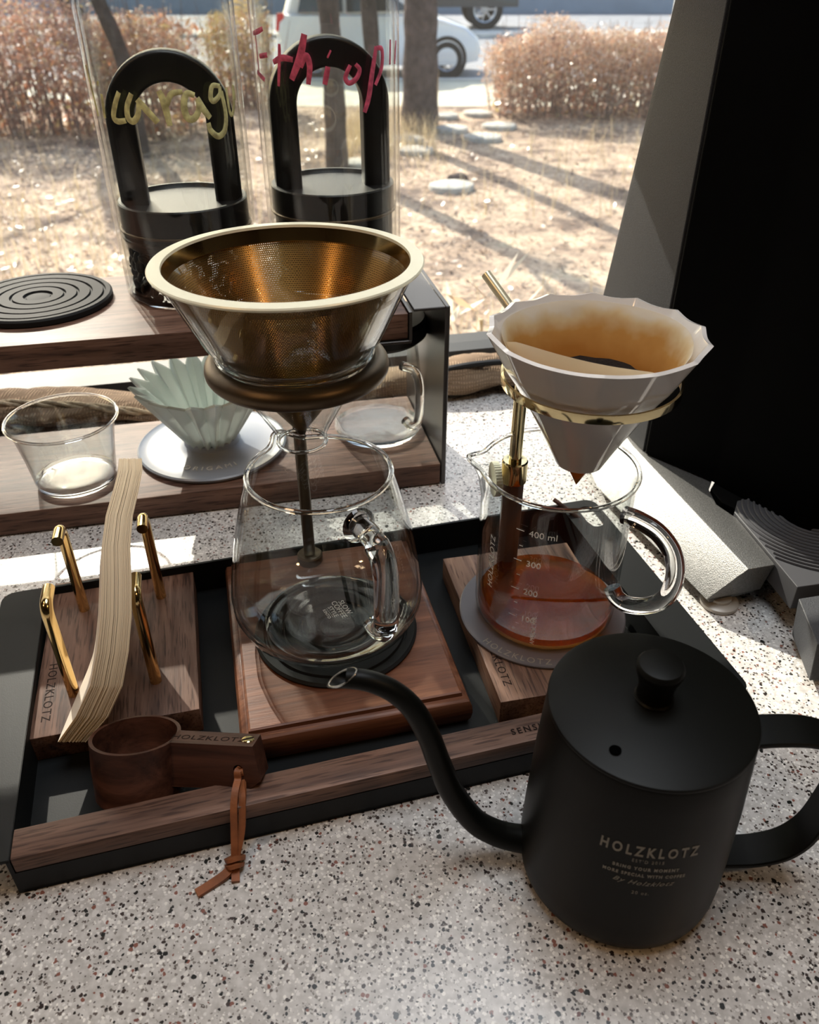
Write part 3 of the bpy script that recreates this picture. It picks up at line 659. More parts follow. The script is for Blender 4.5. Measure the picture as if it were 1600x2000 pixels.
rail = ob('front_rail', box(0.0004, LX - .0004, .0001, .0178, .0178, .0290, .0009, name='front_rail'), 'walnut_x', tr_)
def flat_text(cx, cy, z, rz):
    c, s_ = math.cos(rz), math.sin(rz)
    return lambda x, y, zz: Vector((cx + x * c - y * s_, cy + x * s_ + y * c, z + zz))
ob('engraving', textmesh('SENSIT', .0058, .0002, 'LEFT', spacing=1.35, bold=.0001, fn=flat_text(.2685, .0085, .0291, 0)), 'engraved', rail)
stk = thing('wooden_stirrer', 'thin brown wooden stirring stick poked through the slot of the tray wing', 'stirrer', (0, 0, 0))
ob('stick', sweep([(.1150, .5446, .0380), (.1334, .5341, .0280), (.1835, .5061, .0025)], .0018, 10, name='stick'), 'walnut_dark', stk)

# filter holder block
hr = R(13.9)
hb = thing('filter_holder', 'walnut block with four bent brass posts holding paper filters', 'holder', (-.2212, .3167, .0031), hr)
ob('block', box(0, .0973, 0, .1460, 0, .0190, .0008, name='block'), 'walnut_y', hb)
ob('engraving', textmesh('HOLZKLOTZ', .0076, .0002, spacing=1.15, fn=flat_text(.0078, .0365, .0190, R(-90))), 'engraved', hb.children[0])
def w2l(o, p):
    m_ = Matrix.Translation(o.location) @ o.rotation_euler.to_matrix().to_4x4(); return m_.inverted() @ Vector(p)
for (x, y, back) in ((-.2258, .4307, 1), (-.2065, .3524, 0), (-.1588, .3631, 0), (-.1759, .4443, 1)):
    p = w2l(hb, (x, y, 0)); s = -1 if back else 1; zt = .0895; pts = [(p.x, p.y, .018), (p.x, p.y, .05), (p.x, p.y, zt - .008)]
    for k in range(7): a = R(90 * k / 6); pts.append((p.x, p.y + s * .006 * (1 - math.cos(a)), zt - .006 + .006 * math.sin(a)))
    pts.append((p.x, p.y + s * .017, zt))
    ob('brass_post', sweep(pts, .0036, 18, name='brass_post', up=(1, 0, 0)), 'brass', hb)
# paper filters: 44 thin fan-shaped sheets standing on edge
arc = [(180, -.1928), (170, -.1775), (160, -.1672), (150, -.1625), (140, -.1607), (130, -.1617), (120, -.1645), (110, -.1662), (100, -.1668), (90, -.1694), (82, -.1740)]
pf = thing('paper_filters', 'stack of cream paper filters standing between the brass posts', 'filter', (-.198, .424, .0262), 0)
bm = bmesh.new(); NS = 40; Ra = .1128
for sidx in range(NS):
    off = (sidx / (NS - 1) - .5); grid = []
    jr = rnd.uniform(-.0006, .0003) if 0 < sidx < NS - 1 else 0
    for (th, X) in arc:
        row = []; k = (180 - th) / 98
        thick = .0185 * (1 - .25 * k) if th < 172 else .016
        for r in (.0, .25, .5, .75, 1.):
            rr = Ra * r + jr * r; lat = (X + .198) * r ** 1.5
            if r == 0: lat = 0
            sq_ = 1 - .5 * (1 - r)
            x = lat + off * thick * sq_ + .00
            row.append((x, rr * math.cos(R(th)), rr * math.sin(R(th)) + .0004))
        grid.append(row)
    for t_ in (-.0002, .0002):
        V_ = [[bm.verts.new((x + t_, y, z)) for x, y, z in row] for row in grid]
        for a, b_ in zip(V_, V_[1:]):
            for k in range(4):
                if k == 0: bm.faces.new((a[0], a[1], b_[1])); continue
                bm.faces.new((a[k], a[k + 1], b_[k + 1], b_[k]))
        if t_ < 0: VA = V_
        else:
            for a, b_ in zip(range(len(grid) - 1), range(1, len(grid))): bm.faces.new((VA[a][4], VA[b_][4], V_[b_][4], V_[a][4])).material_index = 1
o = ob('sheets', finish(bm, 'sheets', ang=60), 'paper', pf, kind='stuff'); o.data.materials.append(M['paper_edge_backlit'])

# centre board with a moulded edge
br_ = R(13.6)
bd = thing('moulded_board', 'reddish wooden board with a moulded edge under the glass server', 'board', (-.0925, .3210, .0031), br_)
def frame_loops(w_, d_, steps):
    bm = bmesh.new(); loops = []
    for off, z in steps: loops.append([bm.verts.new(p) for p in ((-off, -off, z), (w_ + off, -off, z), (w_ + off, d_ + off, z), (-off, d_ + off, z))])
    for a, b_ in zip(loops, loops[1:]):
        for k in range(4): bm.faces.new((a[k], a[(k + 1) % 4], b_[(k + 1) % 4], b_[k]))
    bm.faces.new(loops[0]); bm.faces.new(loops[-1][::-1]); bmesh.ops.recalc_face_normals(bm, faces=bm.faces); return bm
bmf = frame_loops(.1265, .1585, [(0, .0232), (.0012, .0226), (.0016, .0200), (.0030, .0196), (.0052, .0182), (.0066, .0150), (.0070, .010), (.0062, .004), (.0045, 0)])
ob('board_body', finish(bmf, 'board_body', ang=25), 'red_wood', bd)
groove_mat('round_mat', .0535, 4, .0032, 'round black rubber mat with ring grooves under the glass server', (-.0487, .4055, .0264))
# drip stand with bronze ring
ds = thing('bronze_drip_stand', 'dark bronze stand, rod and ring, rising behind the glass server', 'stand', (-.0735, .4800, .0264))
ob('foot_collar', lathe([(0, 0), (.0088, 0), (.0092, .001), (.0092, .006), (.0082, .0072), (0, .0072)], 40, name='foot_collar'), 'bronze', ds)
ob('rod', sweep([(0, 0, .005), (0, 0, .172), (.0006, -.0035, .1772)], .0042, 20, name='rod', up=(1, 0, 0)), 'bronze', ds)
ob('ring', torus(.0462, 0, .0062, 96, 18), 'bronze', ds).location = (.0095, -.047, .1785)
# glass server
sv = thing('glass_server', 'round clear glass coffee server with handle, empty, on the grooved mat', 'server', (-.0535, .413, .0296))
def spout(ang, amt, wid, zr, pw=3):
    def f(a, r, z, i):
        d = (a - ang + PI) % (2 * PI) - PI; k = math.exp(-(d / wid) ** 2) * max(0, min(1, (z - zr[0]) / (zr[1] - zr[0]))) ** pw
        return ((r + amt * k) * math.cos(a), (r + amt * k) * math.sin(a), z + amt * .25 * k)
    return f
SP = [(.036, .0006), (.0415, .0016), (.0500, .0045), (.0575, .0115), (.0612, .021), (.0616, .030), (.0600, .043), (.0555, .070), (.0495, .094), (.0452, .109), (.0434, .1150)]
SI = [(r - .0020, z + .0008) for r, z in SP]
sf = spout(R(125), .0105, .17, (.090, .115))
ob('server_wall', lathe(SP + SI[::-1], 120, fx=sf, name='server_wall'), 'glass_thin', sv)
ob('server_rim', sweep([Vector(sf(2 * PI * k / 120, .0428, .1155, 0)) for k in range(120)], .0016, 10, closed=True, up=(0, 0, 1), name='server_rim'), 'glass_solid', sv)
ob('server_base', lathe([(0, .0012), (.020, .0008), (.036, .0002), (.0415, .0012), (.0428, .0022), (.040, .0034), (.030, .0030), (.018, .0034), (0, .0030)], 96, name='server_base'), 'glass_solid', sv)
dv = Vector((math.cos(R(-57)), math.sin(R(-57)), 0)); up = lambda r, z: dv * r + Vector((0, 0, z))
hp = smoothpath([up(.0462, .1040), up(.0540, .1050), up(.0640, .1030), up(.0715, .0960), up(.0745, .0850), up(.0745, .0680), up(.0735, .0520), up(.0700, .0440), up(.0640, .0420), up(.0595, .0440)], 6)
nh = len(hp); rads = [.0105 - .0040 * min(1, i / 5) + (.0008 if i > 12 else 0) for i in range(nh)]
ob('server_handle', sweep(hp, rads, 20, name='server_handle'), 'glass_solid', sv)
def rows_text(rows, cx, cy, z, rz, m, parent, name='lettering'):
    me0 = None; bm = bmesh.new()
    for s, size, dy, kw in rows:
        me0 = textmesh(s, size, .0001, fn=lambda x, y, zz, dy=dy: Vector((x, y + dy, zz)), **kw); bm.from_mesh(me0); bpy.data.meshes.remove(me0)
    f = flat_text(cx, cy, z, rz)
    for v in bm.verts: v.co = f(*v.co)
    return ob(name, finish(bm, name, False), m, parent)
rows_text([('SLOW', .0054, .0058, {}), ('COFFEE', .0054, .0012, {}), ('STYLE', .0044, -.0032, {}), ('_____', .0040, -.0040, {}), ('KINTO', .0032, -.0078, {})], .005, .003, .0046, R(-60), 'ink_white', sv)

# gold mesh cone in its glass dripper
DX, DY = -.0648, .4330
gd = thing('glass_dripper', 'clear glass cone dripper seated in the dark bronze ring', 'dripper', (DX, DY, .155))
GP = [(.0150, -.001), (.0150, .006), (.0205, .016), (.0320, .036), (.0405, .0515), (.0432, .0560), (.0450, .0620), (.0500, .0680), (.0690, .1072)]
GI = [(r - .0013, z + .0006) for r, z in GP]
ob('cone_wall', lathe(GP + GI[::-1], 96, name='cone_wall'), 'glass_thin', gd)
ob('outlet_ring', torus(.0145, 0, .0012, name='outlet_ring'), 'glass_solid', gd)
ob('collar_bulge', torus(.0430, .0585, .0022, name='collar_bulge'), 'glass_solid', gd)
mc = thing('gold_mesh_filter', 'gold metal mesh cone filter with a broad pale rim inside the glass dripper', 'filter', (DX, DY, .155))
ob('mesh_cone', lathe([(.0665, .1075), (.0655, .1020), (.0270, .0395), (.0024, .0075)], 128, uv=True, name='mesh_cone'), 'gold_mesh', mc)
ob('shaded_layer', lathe([(.0668, .1075), (.0658, .1020), (.0273, .0393), (.0027, .0073)], 128, uv=True, name='shaded_layer'), 'gold_mesh_shaded', mc, label='outer face of the mesh cone with backlit shade in its colour')
ob('inner_band', lathe([(.0664, .1085), (.0642, .1010), (.0637, .1010), (.0659, .1088)], 128, close=True, name='inner_band'), 'brass', mc)
ob('rim', lathe([(.0655, .1100), (.0722, .1096), (.0728, .1088), (.0722, .1076), (.0690, .1070), (.0652, .1085)], 128, close=True, name='rim'), 'pale_gold', mc)
ob('tip', lathe([(0, .0045), (.0022, .0050), (.0032, .0070), (.0030, .0100), (.0, .0100)], 24, name='tip'), 'bronze', mc)

# ---- second station: small block, coaster, beaker, stand, dripper
b2 = thing('walnut_block', 'pale walnut block under the smoky coaster and coffee beaker', 'block', (.0555, .3452, .0031), R(12.0))
ob('block', box(0, .0985, 0, .1460, 0, .0190, .0008, name='block'), 'oak', b2)
ob('engraving', textmesh('HOLZKLOTZ', .0076, .0002, spacing=1.15, fn=flat_text(.0085, .0370, .0190, R(-90))), 'engraved', b2.children[0])
cs = thing('smoky_coaster', 'round smoky translucent coaster under the coffee beaker', 'coaster', (.0915, .4290, .0223))
ob('coaster_disc', lathe([(0, 0), (.0562, 0), (.0568, .0006), (.0568, .0018), (.056, .0024), (0, .0024)], 96, name='coaster_disc'), 'smoky', cs)
ob('coaster_lettering', textmesh('HOLZKLOTZ', .0068, .0001, spacing=1.3, fn=arc_text(.0525, R(-117), .00245)), 'ink_grey', cs)
BX, BY, BZ = .0925, .4310, .0249
bk = thing('glass_beaker', 'clear glass measuring beaker with printed scale, spout and round handle', 'beaker', (BX, BY, BZ))
BP = [(.0400, .0004), (.0440, .0012), (.0466, .0045), (.0473, .0100), (.0473, .0900), (.0474, .1040), (.0480, .1100), (.0486, .1125)]
BI = [(r - .0020, z + .0006) for r, z in BP]
bf = spout(R(172), .0085, .16, (.085, .112))
ob('beaker_wall', lathe(BP + BI[::-1], 120, fx=bf, name='beaker_wall'), 'glass_thin', bk)
ob('beaker_rim', sweep([Vector(bf(2 * PI * k / 120, .0480, .1128, 0)) for k in range(120)], .0015, 10, closed=True, up=(0, 0, 1), name='beaker_rim'), 'glass_solid', bk)
ob('beaker_base', lathe([(0, .0008), (.040, .0002), (.0445, .0016), (.044, .0028), (.038, .0024), (0, .0026)], 96, name='beaker_base'), 'glass_thin', bk)
dv = Vector((math.cos(R(-42)), math.sin(R(-42)), 0))
ob('beaker_handle', sweep(smoothpath([up(.0470, .0985), up(.0560, .0990), up(.0700, .0960), up(.0810, .0860), up(.0850, .0700), up(.0820, .0540), up(.0720, .0420), up(.0600, .0360), up(.0520, .0370), up(.0476, .0430)], 8), .0055, 20, name='beaker_handle'), 'glass_solid', bk)
wb_ = bmesh.new()
for s, z, size in (('400 ml', .0925, .0062), ('300', .0702, .0062), ('200', .0484, .0062), ('100', .0266, .0062)):
    me = textmesh(s, size, .0001, 'LEFT', fn=wrap(.0476, z, R(-118))); wb_.from_mesh(me); bpy.data.meshes.remove(me)
for i in range(8):
    z = .0157 + i * .0110; ln = .0052 if i % 2 == 1 else .0024
    g = bmesh.ops.create_grid(wb_, x_segments=3, y_segments=1, size=.5)
    f = wrap(.0476, z + .0005, R(-121.5))
    for v in g['verts']: v.co = f(v.co.x * ln - ln * .5, v.co.y * .0006, .0001)
me = textmesh('APPROX. VOL', .0038, .0001, fn=lambda x, y, z: wrap(.0476, .0190, R(-107))(-y, x, z)); wb_.from_mesh(me)
me = textmesh('HOLZKLOTZ', .0064, .0001, spacing=1.1, fn=lambda x, y, z: wrap(.0476, .058, R(-149))(-y, x, z)); wb_.from_mesh(me)
ob('printed_scale', finish(wb_, 'printed_scale', False), 'ink_white', bk)
co = ob('coffee', lathe([(0, .0030), (.0430, .0030), (.0450, .0050), (.0456, .0095), (.0454, .0102), (.0448, .0098), (0, .0098)], 96, name='coffee'), 'coffee')
co.location = (BX, BY, BZ); tag(co, 'shallow clear amber coffee in the bottom of the glass beaker', 'coffee')
# brass ring stand
rs = thing('brass_ring_stand', 'polished brass ring stand with brown sleeve and knurled knob, standing behind the coffee beaker', 'stand', (.0712, .4745, .0222))
ob('brown_sleeve', prism([(.0076 * math.cos(R(22.5 + 45 * k)), .0076 * math.sin(R(22.5 + 45 * k))) for k in range(8)], 0, .0780, .0007, name='brown_sleeve'), 'sleeve_brown', rs, label='dark brown octagonal sleeve')
ob('collar', lathe([(0, .078), (.0086, .078), (.0088, .079), (.0088, .0935), (.0080, .0945), (.004, .0945), (0, .0940)], 40, name='collar'), 'gold', rs)
ob('brass_rod', sweep([(0, 0, .09), (0, 0, .1770)], .0043, 20, name='brass_rod', up=(1, 0, 0)), 'gold', rs)
kn = bmesh.new(); sv_ = []
for zz, rr in ((-.002, .0108), (-.0022, .0116), (.0022, .0116), (.002, .0108)):
    sv_.append([kn.verts.new(((rr + (.0005 if k % 2 else 0) * (rr > .011)) * math.cos(2 * PI * k / 72), (rr + (.0005 if k % 2 else 0) * (rr > .011)) * math.sin(2 * PI * k / 72), zz)) for k in range(72)])
for a, b_ in zip(sv_, sv_[1:]):
    for k in range(72): kn.faces.new((a[k], a[(k + 1) % 72], b_[(k + 1) % 72], b_[k]))
kn.faces.new(sv_[0][::-1]); kn.faces.new(sv_[-1])
o = ob('knurled_knob', finish(kn, 'knurled_knob', ang=20), 'pale_gold', rs); o.location = (-.0125, -.0015, .0800); o.rotation_euler = (0, R(90), R(8))
ob('knob_screw', sweep([(-.0105, -.0015, .080), (0, 0, .0810)], .002, 12, name='knob_screw'), 'gold', rs)
b = bmesh.new(); lathe([(.0500, -.0025), (.0516, -.0026), (.0518, 0), (.0516, .0026), (.0500, .0025)], 128, close=True, bm=b)
bmesh.ops.recalc_face_normals(b, faces=b.faces)
o = ob('ring', finish(b, 'ring'), 'gold', rs); o.location = (.0328, -.0435, .1748)
ob('bent_handle', sweep([(0, 0, .1770), (-.001, .004, .184), (-.006, .011, .192), (-.0235, .0300, .2110)], .0032, 16, name='bent_handle', up=(1, 0, 0)), 'brass_pale', rs)
# white faceted dripper
wd = thing('white_dripper', 'white ceramic cone dripper with a scalloped rim held in the brass ring', 'dripper', (.1040, .4310, .1340), 0, rot=(R(0), R(0), R(5)))
NF = 14
def facet(a, r, z, i):
    k = max(0, min(1, z / .0915)); ph = (a * NF / (2 * PI)) % 1; c_ = abs(math.sin(PI * ph))
    rr = r * (1 - .022 * (c_) * (.3 + .7 * k)); lip = .0010 * (1 - c_) * k ** 10
    return ((rr + lip) * math.cos(a), (rr + lip) * math.sin(a), z - .0012 * c_ * k ** 10)
WP = [(.0125, .0070), (.0145, .0075), (.0215, .0215), (.0330, .0430), (.0445, .0620), (.0495, .0690), (.0540, .0780), (.0600, .0900), (.0610, .0918)]
WI = [(max(.004, r - .0028), z + .0006) for r, z in WP]
ob('cone', lathe(WP + WI[::-1], 168, close=True, fx=facet, name='cone'), 'ceramic', wd)
pp = thing('wet_paper_filter', 'coffee-stained paper filter with folded seams inside the white dripper', 'filter', (.1040, .4310, .1340), R(5))
def pfx(a, r, z, i):
    k = z / .09; w_ = 1 + .012 * math.sin(5 * a) * k
    zz = z * (1 - .07 * math.exp(-((((a - R(190) + PI) % (2 * PI)) - PI) / .45) ** 2) - .03 * math.exp(-((((a - R(-60) + PI) % (2 * PI)) - PI) / .9) ** 2))
    rr = r * zz / z if z > .001 else r
    rr = r * (1 if z < .001 else (zz / z))
    return (rr * w_ * math.cos(a) * .985, rr * w_ * math.sin(a) * .985, zz)
ob('paper_cone', lathe([(.0006, -.0085), (.0080, .0060), (.0195, .0235), (.0305, .0440), (.0415, .0640), (.0470, .0735), (.0545, .0895)], 96, fx=lambda a, r, z, i: pfx(a, r, z, i) if z > .03 else (r * math.cos(a), r * math.sin(a), z), name='paper_cone'), 'stained_paper', pp)
# folded flap on the near side
b = bmesh.new(); fl_ = []
for i in range(19):
    a = R(172 + i * 7.); q_ = math.sin(PI * i / 18) ** .6; row = []
    for z, lean in ((.045, 0), (.060, .0030), (.074, .0085), (.0840 + .0070 * q_, .0170 - .0004 * i)):
        r = .0305 + (z - .044) * (.0545 - .0305) / (.0895 - .044) - .0018 - lean * q_; row.append(b.verts.new((r * math.cos(a), r * math.sin(a), z)))
    fl_.append(row)
for a, b_ in zip(fl_, fl_[1:]):
    for k in range(3): b.faces.new((a[k], b_[k], b_[k + 1], a[k + 1]))
ob('folded_flap', finish(b, 'folded_flap'), 'paper', pp, label='unstained folded flap')
tipm = lathe([(0, -.0095), (.0045, -.001), (.0095, .0078), (0, .0078)], 24, name='wet_tip'); ob('wet_tip', tipm, pbsdf('wet_tip', (.70, .17, .02), .12), pp, label='dripping amber tip of the paper')
b = bmesh.new(); bmesh.ops.create_circle(b, cap_ends=False, radius=.0365, segments=48)
b.free(); b = bmesh.new(); rings = []
for j in range(13):
    r = .0350 * (1 - j / 12); row = []
    for k in range(48):
        a = 2 * PI * k / 48; z = .0590 + .003 * math.exp(-((r - .030) / .008) ** 2) - .004 * (1 - r / .035) + rnd.uniform(-.0007, .0007)
        row.append(b.verts.new((r * math.cos(a), r * math.sin(a), z)))
    rings.append(row)
for a, c_ in zip(rings, rings[1:]):
    for k in range(48): b.faces.new((a[k], a[(k + 1) % 48], c_[(k + 1) % 48], c_[k]))
gr = ob('coffee_grounds', finish(b, 'coffee_grounds', ang=80), 'grounds'); gr.location = (.1040, .4310, .1340)
tag(gr, 'wet dark coffee grounds at the bottom of the stained paper filter', 'coffee grounds'); gr['kind'] = 'stuff'

# ---------------------------------------------------------------- kettle
KX, KY = .1090, .2545
kt = thing('gooseneck_kettle', 'matte black gooseneck kettle with knobbed lid and strap handle, overlapping the tray front', 'kettle', (KX, KY, 0))
KP = [(0, .0), (.0440, .0), (.0472, .0012), (.0495, .0050), (.0505, .0110), (.0508, .0200), (.0504, .040), (.0492, .075), (.0474, .105), (.0466, .1165), (.0462, .1180), (.0440, .1182)]
def KR(z):
    for (r0, z0), (r1, z1) in zip(KP[1:], KP[2:]):
        if z0 <= z <= z1: return r0 + (r1 - r0) * (z - z0) / (z1 - z0 + 1e-9)
    return .047
body = ob('body', lathe(KP, 128, name='body'), 'kettle_black', kt)
lid = ob('lid', lathe([(.0450, .1184), (.0464, .1186), (.0466, .1196), (.0462, .1206), (.0440, .1213), (.0200, .1240), (.0090, .1250), (0, .1252)], 128, name='lid'), 'kettle_black', kt)
ob('lid_knob', lathe([(0, .1245), (.0086, .1248), (.0088, .1256), (.0080, .1264), (.0076, .1290), (.0080, .1340), (.0098, .1400), (.0105, .1425), (.0104, .1440), (.0094, .1453), (.0060, .1461), (0, .1463)], 48, name='lid_knob'), 'kettle_black', lid)
o = ob('vent_hole', lathe([(0, 0), (.0021, .0), (.0024, .0003), (.0026, .0002)], 24, name='vent_hole'), pbsdf('vent_dark', (.001, .001, .001), 1., 0, 0), lid, label='small round vent hole'); o.location = (-.0225, -.0275, .12265)
o.rotation_euler = (R(-2), R(-2), 0)
sp = [(.0640, .2568, .0150), (.0540, .2572, .0165), (.0440, .2577, .0205), (.0330, .2583, .0300), (.0215, .2589, .0515), (.0145, .2593, .0735), (.0088, .2595, .0940), (.0015, .2599, .1115), (-.0075, .2603, .1225), (-.0185, .2608, .1285), (-.0300, .2613, .1300)]
spl = smoothpath([Vector(p) - Vector((KX, KY, 0)) for p in sp], 8); ns = len(spl)
rad = [.0076 - .0030 * (i / ns) ** .8 for i in range(ns)]
bm = sweep(spl, rad, 24, up=(0, 1, 0), caps=False, bm=bmesh.new())
bm.verts.ensure_lookup_table(); outer_end = [bm.verts[(ns - 1) * 24 + k] for k in range(24)]
rin = [max(.0016, r - .0008) for r in rad]
base_n = len(bm.verts); sweep(spl[ns // 2:], rin[ns // 2:], 24, up=(0, 1, 0), caps=False, bm=bm); bm.verts.ensure_lookup_table()
inner_end = [bm.verts[base_n + (ns - ns // 2 - 1) * 24 + k] for k in range(24)]
cen = spl[-1]
for vset in (outer_end, inner_end):   # slanted cut: the upper side is drawn back, the lower lip pushed out
    for v in vset: v.co.x -= -(v.co.z - cen.z) * 1.5 + .0
for k in range(24): bm.faces.new((outer_end[k], outer_end[(k + 1) % 24], inner_end[(k + 1) % 24], inner_end[k]))
bmesh.ops.recalc_face_normals(bm, faces=bm.faces)
spt = ob('spout', finish(bm, 'spout', ang=50), 'kettle_black', kt)
ob('spout_lip', sweep([v for v in [(a.co + b_.co) / 2 for a, b_ in []]] or [spl[-1] + Vector(((.0046 * math.sin(a)) * 1.5 * .92, .0046 * math.cos(a) * .92, .0046 * math.sin(a) * .92)) for a in (2 * PI * k / 32 for k in range(32))], .0005, 8, closed=True, name='spout_lip'), 'steel', spt, label='bare steel lip')
# strap handle in the plane opposite the spout
hpts = [(.0455, 0, .1040), (.0560, 0, .1060), (.0720, 0, .1065), (.0850, 0, .1020), (.0935, 0, .0910), (.0955, 0, .0750), (.0935, 0, .0500), (.0900, 0, .0330), (.0820, 0, .0210), (.0700, 0, .0150), (.0590, 0, .0130), (.0490, 0, .0120)]
hs = smoothpath(hpts, 6)
sec = [(.0085, -.0014), (.0092, -.0008), (.0092, .0008), (.0085, .0014), (-.0085, .0014), (-.0092, .0008), (-.0092, -.0008), (-.0085, -.0014)]
bm = bmesh.new(); rings = []
for i, p in enumerate(hs):
    tg = (hs[min(i + 1, len(hs) - 1)] - hs[max(i - 1, 0)]).normalized(); nm = Vector((-tg.z, 0, tg.x))
    rings.append([bm.verts.new(p + Vector((0, u, 0)) + nm * v) for u, v in sec])
for a, b_ in zip(rings, rings[1:]):
    for k in range(8): bm.faces.new((a[k], a[(k + 1) % 8], b_[(k + 1) % 8], b_[k]))
bm.faces.new(rings[0]); bm.faces.new(rings[-1]); bmesh.ops.recalc_face_normals(bm, faces=bm.faces)
hd = ob('strap_handle', finish(bm, 'strap_handle', ang=40), 'kettle_black', kt); hd.rotation_euler = (0, 0, R(-3))
kb = bmesh.new()
def tall(f, k): return lambda x, y, z: f(x, y * k, z)
for s, size, z, kw, arch, k in (('HOLZKLOTZ', .0054, .0812, dict(spacing=1.5, bold=.00015), 1.6, 1.6), ("EST'D 2015", .0021, .0752, dict(spacing=1.4), 0, 1.3), ('BRING YOUR MOMENT', .0021, .0700, dict(spacing=1.4, bold=.00008), 3., 1.35), ('MORE SPECIAL WITH COFFEE', .0021, .0655, dict(spacing=1.35, bold=.00008), 3., 1.35), ('By Holzklotz', .0042, .0600, dict(shear=.5, spacing=1.2), -1.5, 1.), ('20 oz.', .0024, .0530, dict(spacing=1.3), 0, 1.3)):
    me = textmesh(s, size, .0001, fn=tall(wrap(KR, z, R(-97), arch), k), **kw); kb.from_mesh(me); bpy.data.meshes.remove(me)
ob('printed_lettering', finish(kb, 'printed_lettering', False), 'ink_grey', body)

# ---------------------------------------------------------------- wooden scoop on the tray rail
sc = thing('coffee_scoop', 'dark wooden coffee scoop leaning on the tray rail, with a leather cord', 'scoop', (-.1500, .2865, .0118), 0, rot=(R(-23), R(-3), R(-6)))
sc.scale = (1.06, 1.06, 1.06)
b = bmesh.new(); SR_ = .0218
lathe([(0, 0), (.0190, 0), (SR_, .003), (.0228, .0200), (.0228, .0345), (.0209, .0345), (.0206, .012), (.017, .006), (0, .005)], 80, bm=b)
bmesh.ops.recalc_face_normals(b, faces=b.faces)
cup = ob('scoop_cup', finish(b, 'scoop_cup'), 'scoop_wood', sc)
b = bmesh.new(); yw = .0068; x0, x1 = .0208, .0680
po = [(x0, .0100), (x1 - .006, .0110), (x1, .0160), (x1 - .0035, .0345), (x0, .0345)]
hole = [(x1 - .0115 + .0026 * math.cos(2 * PI * k / 16), .0215 + .0026 * math.sin(2 * PI * k / 16)) for k in range(16)]
vo = [b.verts.new((x, -yw, z)) for x, z in po]; vh = [b.verts.new((x, -yw, z)) for x, z in hole]
eo = [b.edges.new((vo[i], vo[(i + 1) % len(vo)])) for i in range(len(vo))]; eh = [b.edges.new((vh[i], vh[(i + 1) % len(vh)])) for i in range(len(vh))]
bmesh.ops.triangle_fill(b, use_beauty=True, edges=eo + eh)
g = bmesh.ops.extrude_face_region(b, geom=list(b.faces)); bmesh.ops.translate(b, vec=(0, 2 * yw, 0), verts=[v for v in g['geom'] if isinstance(v, bmesh.types.BMVert)]); bmesh.ops.recalc_face_normals(b, faces=b.faces)
hnd = ob('scoop_handle', finish(b, 'scoop_handle', ang=30), 'scoop_wood', sc)
ob('engraving', textmesh('HOLZKLOTZ', .0062, .0002, spacing=1.1, fn=flat_text(.0395, -.0005, .0345, 0)), 'engraved', hnd)
sw = ob('slotted_screw', lathe([(0, .0352), (.0030, .0352), (.0034, .0348), (.0034, .0335), (0, .0335)], 28, name='slotted_screw'), 'gold', hnd); sw.location = (.0600, 0, 0)
ob('screw_slot', box(-.003, .003, -.0005, .0005, .0351, .0354, name='screw_slot'), 'engraved', sw).rotation_euler = (0, 0, R(35))
# leather cord: two strands, knot, two loose ends lying on the counter
cord = thing('leather_cord', 'tan leather cord looped through the scoop handle and knotted over the counter', 'cord', (0, 0, 0))
def strap(pts, name, wdt=.0018, thk=.0009, up_=(0, -1, .3), n=8):
    return ob(name, sweep(smoothpath(pts, n), 1., section=[(wdt, -thk), (wdt, thk), (-wdt, thk), (-wdt, -thk)], up=up_, name=name), 'leather', cord)
SM = Matrix.Translation(sc.location) @ sc.rotation_euler.to_matrix().to_4x4() @ Matrix.Diagonal((1.06, 1.06, 1.06, 1))
hole_f = SM @ Vector((x1 - .0115, -.0076, .0212)); hole_b = SM @ Vector((x1 - .0115, .0080, .0212)); hole_m = SM @ Vector((x1 - .0115, 0, .0212))
A0 = hole_m
strap([A0, hole_f, hole_f + Vector((0, -.0022, -.004)), hole_f.lerp(Vector((-.0920, .2655, .0300)), .5) + Vector((0, -.0012, 0)), (-.0920, .2655, .0290), (-.0921, .2600, .0180), (-.0922, .2535, .0060)], 'front_strand')
strap([A0, hole_f + Vector((.001, .0005, -.001)), hole_f + Vector((.0018, -.0008, -.006)), (-.0880, .2700, .0310), (-.0885, .2610, .0170), (-.0912, .2535, .0055)], 'rear_strand')
kn_ = bmesh.new()
sweep(smoothpath([(-.0960, .2530, .0035), (-.0940, .2500, .0072), (-.0905, .2505, .0080), (-.0885, .2530, .0050), (-.0905, .2555, .0022), (-.0945, .2560, .0020)], 8), 1., section=[(.0020, -.0010), (.0020, .0010), (-.0020, .0010), (-.0020, -.0010)], bm=kn_)
sweep(smoothpath([(-.0955, .2505, .0020), (-.0930, .2475, .0055), (-.0900, .2480, .0060), (-.0888, .2505, .0030)], 8), 1., section=[(.0020, -.0010), (.0020, .0010), (-.0020, .0010), (-.0020, -.0010)], bm=kn_)
bmesh.ops.recalc_face_normals(kn_, faces=kn_.faces); ob('knot', finish(kn_, 'knot', ang=50), 'leather', cord)
strap([(-.0925, .2500, .0035), (-.0960, .2450, .0022), (-.1030, .2395, .0014), (-.1090, .2350, .0012)], 'loose_end', .0024, .0010, (0, 0, 1))
strap([(-.0915, .2500, .0035), (-.0908, .2455, .0018), (-.0902, .2415, .0012)], 'loose_end', .0021, .0010, (0, 0, 1))

